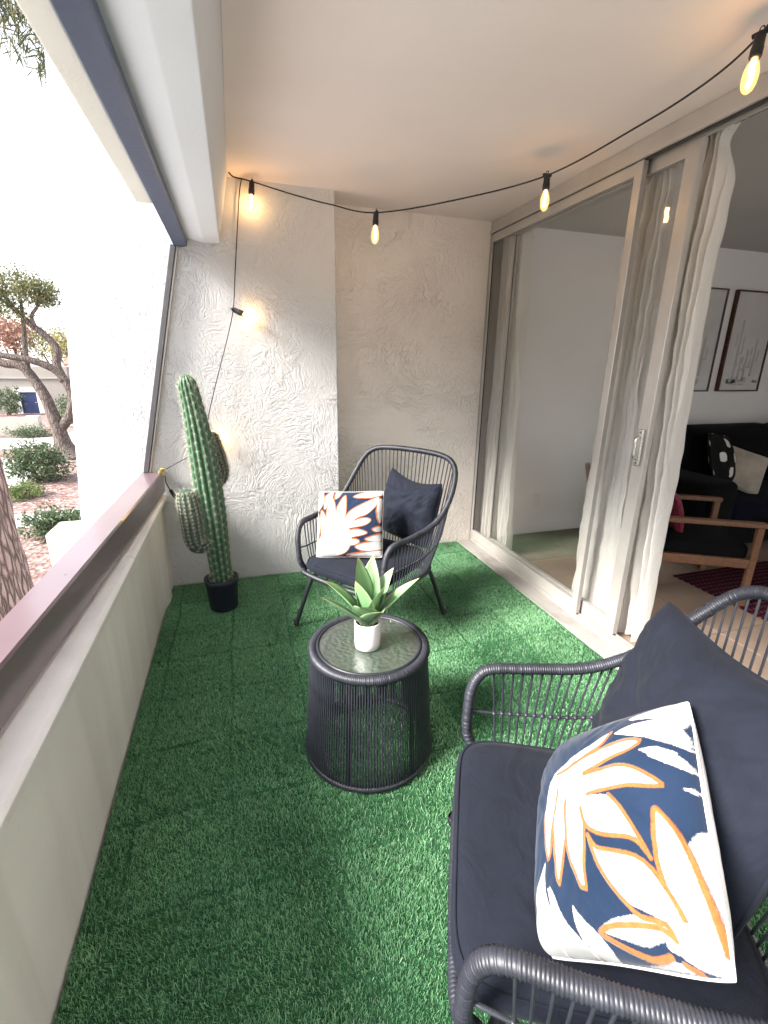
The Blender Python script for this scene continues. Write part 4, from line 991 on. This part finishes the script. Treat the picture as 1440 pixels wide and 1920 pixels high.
pillow('throw_pillow', 'rose red patterned pillow on the wooden armchair', .30, .06, M['pink'], (2.775, 2.33, .545), basis((.80, -.46, .35), roll=.3), 36, 17, None, .005)
ru = tag(box('rug', (2.95, .9, .0005), (5.6, 2.35, .010), M['rug'], w=.003), 'dark red patterned rug under the wooden armchair', 'rug')
# prints
for (x0, x1, frame, lab) in ((3.72, 4.265, M['dark_metal'], 'framed grey desert sketch partly hidden by the curtain'), (4.385, 4.905, M['dark_wood'], 'framed grey desert sketch with a thick dark wood frame edge')):
    pt = thing('framed_print', lab, 'picture', (x0, 3.4715, 1.245), group='framed desert prints')
    w, h, t = x1 - x0, .885, .012
    fv = [boxvf((0, -.032, 0), (w, -.0005, t)), boxvf((0, -.032, h - t), (w, -.0005, h)), boxvf((0, -.0319, t + .0002), (t, -.0006, h - t - .0002)), boxvf((w - t, -.0319, t + .0002), (w, -.0006, h - t - .0002))]
    if frame is M['dark_wood']: fv.append(boxvf((-.012, -.034, 0.001), (-.0005, -.001, h - .001)))
    obj('frame', pymesh(*join(fv)), pt, frame)
    pn = box('print', (t + .0005, -.020, t + .0005), (w - t - .0005, -.002, h - t - .0005), M['print'], pt, w=0)
    # saguaro outlines drawn on the sheet
    rs = random.Random(int(x0 * 100)); parts = []
    def stroke(x, z, hgt, wd):
        parts.append(boxvf((x - wd / 2, -.0212, z), (x + wd / 2, -.0203, z + hgt)))
    for cx, zb, hh in ((.30 * w, .12, .52), (.55 * w, .10, .28), (.72 * w, .14, .34), (.42 * w, .11, .20)):
        stroke(cx, zb, hh, .026); stroke(cx + .048, zb + hh * .42, hh * .30, .018); stroke(cx + .030, zb + hh * .42, .014, .040); stroke(cx - .044, zb + hh * .55, hh * .22, .016)
    for k in range(14): stroke(.06 * w + rs.random() * w * .86, .05 + .04 * rs.random(), .01 + .04 * rs.random(), .03 + .04 * rs.random())
    obj('drawing', pymesh(*join(parts)), pn, M['sketch'])
# house plant behind the curtain
hp = thing('palm_plant', 'dark house plant with thin leaves beside the black sofa', 'plant', (3.36, 3.22, 0))
obj('pot', pymesh(*lathe([(.0001, .001), (.11, .001), (.14, .26), (.13, .26), (.125, .22), (.0001, .22)], 24), smooth=True), hp, M['pot_dark'])
obj('stem', pymesh(*tube([(0, 0, .2), (.02, 0, .6), (.05, 0, .95)], .012, 8), smooth=True), hp, M['bark2'])
for k in range(16):
    a = k * 2.4; el = .5 + .9 * random.random(); L = .26 + .12 * random.random()
    V, al = [], []
    for i in range(7):
        t = i / 6; th = el - 1.4 * t * t; x = L * t * math.cos(th * .6); z = L * t * math.sin(th); w = .012 * math.sin(math.pi * min(1, t * .9 + .1))
        V += [(x * math.cos(a) - w * math.sin(a), x * math.sin(a) + w * math.cos(a), z), (x * math.cos(a) + w * math.sin(a), x * math.sin(a) - w * math.cos(a), z)]
    me = pymesh(V, [(2 * i, 2 * i + 1, 2 * i + 3, 2 * i + 2) for i in range(6)], True); float_attr(me, 'tint', [random.random()] * len(V))
    obj('leaf', me, hp, M['palm'], (.05, 0, .93))

# ================================================================== THE GARDEN
def limb(pts, r0, r1, seg=12, bumpy=.06, base=None):
    P = spline(pts, .12); n = len(P); r = np.linspace(r0, r1, n)
    if base: r = r + base * np.exp(-np.arange(n) / n * 14)
    r = r * (1 + bumpy * np.array([mnoise.noise((i * .35, r0 * 9, 4)) for i in range(n)]))
    return tube(P, r, seg)
mt = thing('mesquite_tree', 'gnarled tree with two curving dark trunks beyond the path', 'tree', (-7.45, 24.0, G))
o = Vector((-7.45, 24.0, G))
def rel(*pts): return [(p[0] - o.x, p[1] - o.y, p[2] - o.z) for p in pts]
parts = [limb(rel((-7.30, 24, G - .1), (-7.48, 24, -2.2), (-7.55, 24, -1.6), (-7.60, 24, -1.25), (-7.83, 24, -.05), (-8.30, 24.2, .90), (-8.65, 24.3, 1.26), (-9.3, 24.4, 1.36), (-10.4, 24.5, 2.0)), .30, .13, base=.45),
         limb(rel((-7.55, 24, -1.45), (-7.10, 23.9, -.95), (-6.88, 23.9, -.5), (-6.78, 23.9, .05), (-6.96, 23.9, .68), (-7.32, 23.9, 1.14), (-8.04, 23.8, 1.47), (-9.2, 23.7, 1.70), (-10.4, 23.6, 2.2)), .22, .09),
         limb(rel((-6.97, 23.9, .62), (-7.18, 24, 1.24), (-7.06, 24, 1.80), (-7.2, 24, 2.22), (-7.78, 24.1, 2.82), (-8.4, 24.2, 3.5), (-8.7, 24.3, 4.2)), .19, .07),
         limb(rel((-7.72, 24.05, 2.78), (-7.74, 24, 3.2), (-7.45, 24, 3.6), (-7.3, 24, 4.1)), .09, .04),
         limb(rel((-8.3, 24.2, 3.4), (-8.9, 24.3, 3.9), (-9.4, 24.4, 4.3)), .07, .03), limb(rel((-8.35, 24.2, .95), (-8.30, 24.3, 2.0), (-8.15, 24.3, 3.2), (-8.1, 24.3, 4.2)), .12, .05)]
obj('trunk', pymesh(*join(parts), smooth=True), mt, M['bark2'])
cl = []
for c, r, n in (((-8.0, 24, 4.3), (1.15, 1.0, .65), 2600), ((-7.35, 24, 4.1), (.75, .8, .42), 1500), ((-8.9, 24.2, 4.0), (.8, .9, .8), 1700), ((-9.9, 24.2, 3.5), (.9, .9, .8), 1200), ((-7.1, 24, 3.85), (.45, .5, .28), 600), ((-8.3, 24, 3.3), (.7, .7, .35), 450)):
    for k in range(n // 26):
        g = RNG.normal(size=3); g /= np.linalg.norm(g); g *= RNG.random() ** .4
        q = np.array(c) + g * np.array(r) - np.array(o); cl.append(q + RNG.normal(size=(26, 3)) * .13)
obj('crown', leaves(np.vstack(cl), .13, droop=.4, asp=3.2), mt, M['leaf_olive'])
# near pine: trunk beside the balcony and one hanging bough
pt_ = thing('pine_tree', 'thick rough-barked pine trunk close outside the hand rail', 'tree', (-2.30, 4.6, G))
V, F = [], []; seg, nz = 72, 120
for i in range(nz):
    z = i / (nz - 1) * 9.0; r = .40 - .012 * z + .22 * math.exp(-z * 3)
    for k in range(seg):
        a = 2 * math.pi * k / seg; c, s = math.cos(a), math.sin(a)
        h = mnoise.noise((c * 3.2, s * 3.2, z * .55)) * .02 - .030 * max(0, .35 - abs(mnoise.noise((c * 5.5, s * 5.5, z * 1.1 + 5)))) / .35
        V.append((c * (r + h), s * (r + h), z))
for i in range(nz - 1):
    for k in range(seg):
        l = (k + 1) % seg; F.append((i * seg + k, i * seg + l, (i + 1) * seg + l, (i + 1) * seg + k))
obj('trunk', pymesh(V, F, True), pt_, M['bark'])
bo = [limb([(0, 0, 6.6), (.5, .1, 7.0), (1.0, .2, 6.9), (1.35, .3, 6.5)], .07, .02), limb([(.5, .1, 7.0), (.7, -.3, 6.9), (.95, -.5, 6.5)], .04, .012), limb([(0, 0, 7.4), (.6, .5, 7.6), (1.2, .9, 7.3)], .06, .015)]
obj('bough', pymesh(*join(bo), smooth=True), pt_, M['bark2'])
cl = []
for c, r, n in (((1.15, .1, 6.45), (.30, .4, .32), 1500), ((.78, -.2, 6.72), (.38, .4, .28), 1100), ((1.3, .5, 6.9), (.4, .5, .3), 900)):
    for k in range(n // 30):
        g = RNG.normal(size=3); g /= np.linalg.norm(g); g *= RNG.random() ** .4
        cl.append(np.array(c) + g * np.array(r) + RNG.normal(size=(30, 3)) * .035)
obj('needles', leaves(np.vstack(cl), .12, droop=.8, asp=14), pt_, M['needle'])
# shrubs
def shrub(name, label, loc, r, n, size, mat, stems=7, group='shrubs in the gravel garden'):
    t = thing(name, label, 'shrub', loc, group=group)
    parts = []
    for k in range(stems):
        a = k * 2.4; parts.append(limb([(0, 0, 0), (r[0] * .3 * math.cos(a), r[1] * .3 * math.sin(a), r[2] * .7), (r[0] * .75 * math.cos(a), r[1] * .75 * math.sin(a), r[2] * 1.3)], .025, .008, 6))
    obj('stems', pymesh(*join(parts), smooth=True), t, M['bark2'])
    cl = []
    for k in range(n // 20):
        g = RNG.normal(size=3); g /= np.linalg.norm(g); g *= RNG.random() ** .38; 
        cl.append(np.array((0, 0, r[2])) + g * np.array(r) * (1 + .15 * RNG.normal()) + RNG.normal(size=(20, 3)) * r[0] * .09)
    P = np.vstack(cl); P[:, 2] = np.maximum(P[:, 2], .02)
    obj('foliage', leaves(P, size, asp=2.4), t, mat)
    return t
shrub('shrub', 'rounded grey-green shrub in front of the gnarled tree', (-7.0, 19.3, G), (.95, .9, .72), 5200, .11, M['leaf_green'])
shrub('shrub', 'loose grey-green shrub beside the low cream block', (-4.45, 12.6, G), (.62, .6, .40), 2600, .10, M['leaf_green'])
shrub('ground_cover', 'low lime green ground cover between the pine trunk and the path', (-6.75, 16.9, G), (.72, .6, .22), 2000, .08, M['leaf_lime'], 5)
shrub('ground_cover', 'flat green ground cover at the foot of the garden wall', (-11.3, 31.2, G), (1.25, .5, .28), 1800, .10, M['leaf_green'], 5)
shrub('shrub', 'dark shrub against the beige house left of its door', (-17.2, 44.6, G), (1.1, .8, 1.1), 2200, .16, M['leaf_green'])
shrub('shrub', 'dark shrub right of the navy house door', (-12.4, 43.5, G), (1.2, .8, .85), 2200, .16, M['leaf_green'])
shrub('hedge', 'low dark hedge along the planter kerb beyond the tree', (-10.2, 38.0, G), (1.8, .8, .55), 2200, .15, M['leaf_green'])
# planter kerb
a = np.linspace(-2.6, .5, 14)
V, F = tube(np.stack([-10.0 + 2.1 * np.cos(a), 37.4 + 1.8 * np.sin(a), np.full(14, G + .08)], 1), .12, 6)
tag(obj('planter_kerb', pymesh(V, F), None, M['pavement']), 'curved pale kerb round the hedge bed', 'kerb')
# garden wall
gw = thing('garden_wall', 'low cream garden wall in front of the house', 'wall', (-11.0, 32.0, G))
box('wall', (-14, 0, 0), (-.65, .35, 1.0), M['cream_out'], gw, w=.03); box('end_pier', (-.648, -.05, 0), (.02, .42, 1.12), M['cream_out'], gw, w=.04)
# house
hs = thing('house', 'beige stucco house with a white-framed navy door', 'house', (-16.0, 46.0, G))
box('wall', (-30, 0, 0), (2.9, 9, 3.7), M['house_wall'], hs, w=.03)
box('ledge', (-30, -.10, 2.72), (2.9, -.001, 2.86), M['house_wall'], hs, w=.02)
dr = box('door', (-.74, -.05, 0), (.42, -.003, 1.70), M['navy_door'], hs, w=.01)
for a_, b_ in (((-1.10, -.12, 0), (-.745, -.004, 1.70)), ((.425, -.12, 0), (.78, -.004, 1.70)), ((-1.10, -.12, 1.702), (.78, -.004, 2.06))): box('door_surround', a_, b_, M['white_door'], hs, w=.01)
obj('handle', pymesh(*lathe([(.0001, .05), (.05, .03), (.05, 0)], 10)), dr, M['steel'], (.28, -.055, .85), (math.pi / 2, 0, 0))
box('door_light', (-.98, -.20, 1.10), (-.86, -.121, 1.36), M['dark_metal'], hs, w=.01)
h2 = thing('house', 'small block with a red tiled roof behind the gnarled tree', 'house', (-13.0, 52.0, G))
box('wall', (-1.5, 0, 0), (8, 6, 3.9), M['house_wall'], h2, w=.03)
rv, rf_ = prism([(-.5, 3.92), (3.0, 5.2), (6.5, 3.92), (6.5, 3.8), (-.5, 3.8)], 'x', -1.9, 8.4)
obj('roof', bevelled(rv, rf_, .02, 1), h2, M['roof_tile'])
# wing added to block some sky light, across the plaza and behind the viewer
aw = thing('added_wing', 'added unseen two storey beige wing, blocking some sky light, across the plaza behind the viewer', 'building', (-9.0, -3.0, G))
box('wall', (-22, -30, 0), (0, 0, 6.2), M['house_wall'], aw, w=.03)
box('roof', (-22.3, -30.3, 6.202), (.3, .3, 6.55), M['roof_tile'], aw, w=.02)
win_me = bevelled(*boxvf((0, -.6, 0), (.04, .6, 1.3)), w=.01, seg=1); win_me.materials.append(M['white_door'])
pane_me = bevelled(*boxvf((.0405, -.52, .08), (.05, .52, 1.22)), w=0); pane_me.materials.append(M['navy_door'])
for z in (.9, 3.9):
    for k in range(7):
        w_ = obj('window', win_me, aw, None, (.002, -2.5 - k * 4.0, z)); obj('pane', pane_me, w_)
# trees far behind the house
def far_tree(label, loc, h, r, n, size, mat):
    t = thing('tree', label, 'tree', loc, group='trees behind the houses')
    obj('trunk', pymesh(*join([limb([(0, 0, 0), (.1, 0, h * .5), (0, .1, h)], .28, .10), limb([(.1, 0, h * .5), (.9, .2, h * .9)], .14, .05), limb([(.1, 0, h * .45), (-.8, -.2, h * .85)], .14, .05)]), smooth=True), t, M['bark2'])
    cl = []
    for k in range(n // 24):
        g = RNG.normal(size=3); g /= np.linalg.norm(g); g *= RNG.random() ** .4
        cl.append(np.array((0, 0, h)) + g * np.array(r) + RNG.normal(size=(24, 3)) * .35)
    obj('crown', leaves(np.vstack(cl), size, asp=2), t, mat)
far_tree('rust red autumn tree behind the beige house', (-21.5, 60, G), 6.6, (2.6, 2.2, 1.7), 3200, .30, M['leaf_red'])
far_tree('pale olive tree behind the beige house roof', (-17.6, 58, G), 5.9, (2.2, 2, 1.6), 1500, .24, M['leaf_olive'])
far_tree('yellow leafed tree right of the gnarled tree', (-15.6, 56, G), 5.6, (1.7, 1.6, 1.5), 1800, .24, M['leaf_yellow'])

# ================================================================== TURF
tf = thing('artificial_turf', 'green artificial grass covering the balcony floor', 'artificial turf')
x0, x1, y0, y1 = -.508, 1.722, -1.0, 3.40
box('turf_backing', (x0, y0, -.0115), (x1, D0 - .004, .006), M['turf_back'], tf, w=0)
box('turf_backing', (XP + .004, D0 - .0035, -.0114), (x1, D1 - .003, .006), M['turf_back'], tf, w=0)
n = 760000
px = RNG.uniform(x0 + .003, x1, n); py = y0 + (y1 - y0) * RNG.random(n)
# fewer blades where the balcony lies behind the viewer
keep = ((py < D0 - .006) | ((px > XP + .006) & (py < D1 - .006))) & ((py > .25) | (RNG.random(n) < .10))
TS = .305
tx, ty = (px + 5 + .004 * np.sin(py * 9)) / TS, (py + 5.07 + .004 * np.sin(px * 11)) / TS
fx, fy = tx - np.floor(tx), ty - np.floor(ty)
edx, edy = np.minimum(fx, 1 - fx) * TS, np.minimum(fy, 1 - fy) * TS
keep &= (edx > .005 * RNG.random(n) + .001) & (edy > .006 * RNG.random(n) + .001)
px, py, tx, ty, edx, edy = (a[keep] for a in (px, py, tx, ty, edx, edy)); n = len(px)
tid = (np.floor(tx).astype(int) * 13 + np.floor(ty).astype(int) * 7) % 97
tile_dir = RNG.normal(size=97) * .35 + 2.3; tile_h = 1 + .09 * RNG.normal(size=97); tile_t = .055 * RNG.normal(size=97)
# soft large-scale matting of the pile
gx, gy = np.meshgrid(np.linspace(x0, x1, 60), np.linspace(y0, y1, 110)); gn = np.array([mnoise.noise((a * 5, b * 5, 0)) for a, b in zip(gx.ravel(), gy.ravel())]).reshape(gx.shape)
ix = np.clip(((px - x0) / (x1 - x0) * 59).astype(int), 0, 59); iy = np.clip(((py - y0) / (y1 - y0) * 109).astype(int), 0, 109); mat_ = gn[iy, ix]
ang = tile_dir[tid] + mat_ * 1.6 + RNG.normal(size=n) * 1.2
h = (.0065 + .005 * RNG.random(n)) * tile_h[tid] * (1 + .25 * mat_); lean = (.35 + .85 * RNG.random(n)) * h
ed = np.minimum(edx, edy); h = h * np.where(ed < .008, .72, 1)
dx, dy = np.cos(ang), np.sin(ang); w = .0006 + .0006 * RNG.random(n)
sa = ang + math.pi / 2 + RNG.normal(size=n) * .6; sx, sy = np.cos(sa) * w, np.sin(sa) * w
z0 = np.full(n, .0055)
A = np.stack([px - sx, py - sy, z0], 1); B = np.stack([px + sx, py + sy, z0], 1)
E1 = np.stack([px + dx * lean + sx * .5, py + dy * lean + sy * .5, z0 + h], 1); E2 = np.stack([px + dx * lean - sx * .5, py + dy * lean - sy * .5, z0 + h], 1)
V = np.stack([A, B, E1, E2], 1).reshape(-1, 3)
V[:, 0] = np.clip(V[:, 0], x0 - .004, x1 + .006); V[:, 1] = np.where((V[:, 0] < XP) & (V[:, 1] > D0 - .001), D0 - .001, np.minimum(V[:, 1], D1 - .001))
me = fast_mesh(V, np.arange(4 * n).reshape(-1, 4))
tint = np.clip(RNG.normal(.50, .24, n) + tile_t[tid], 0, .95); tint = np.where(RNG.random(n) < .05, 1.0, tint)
float_attr(me, 'tint', np.stack([tint * .18, tint * .18, tint, tint], 1).ravel())  # blade roots darkened: shade between the blades put into the colour
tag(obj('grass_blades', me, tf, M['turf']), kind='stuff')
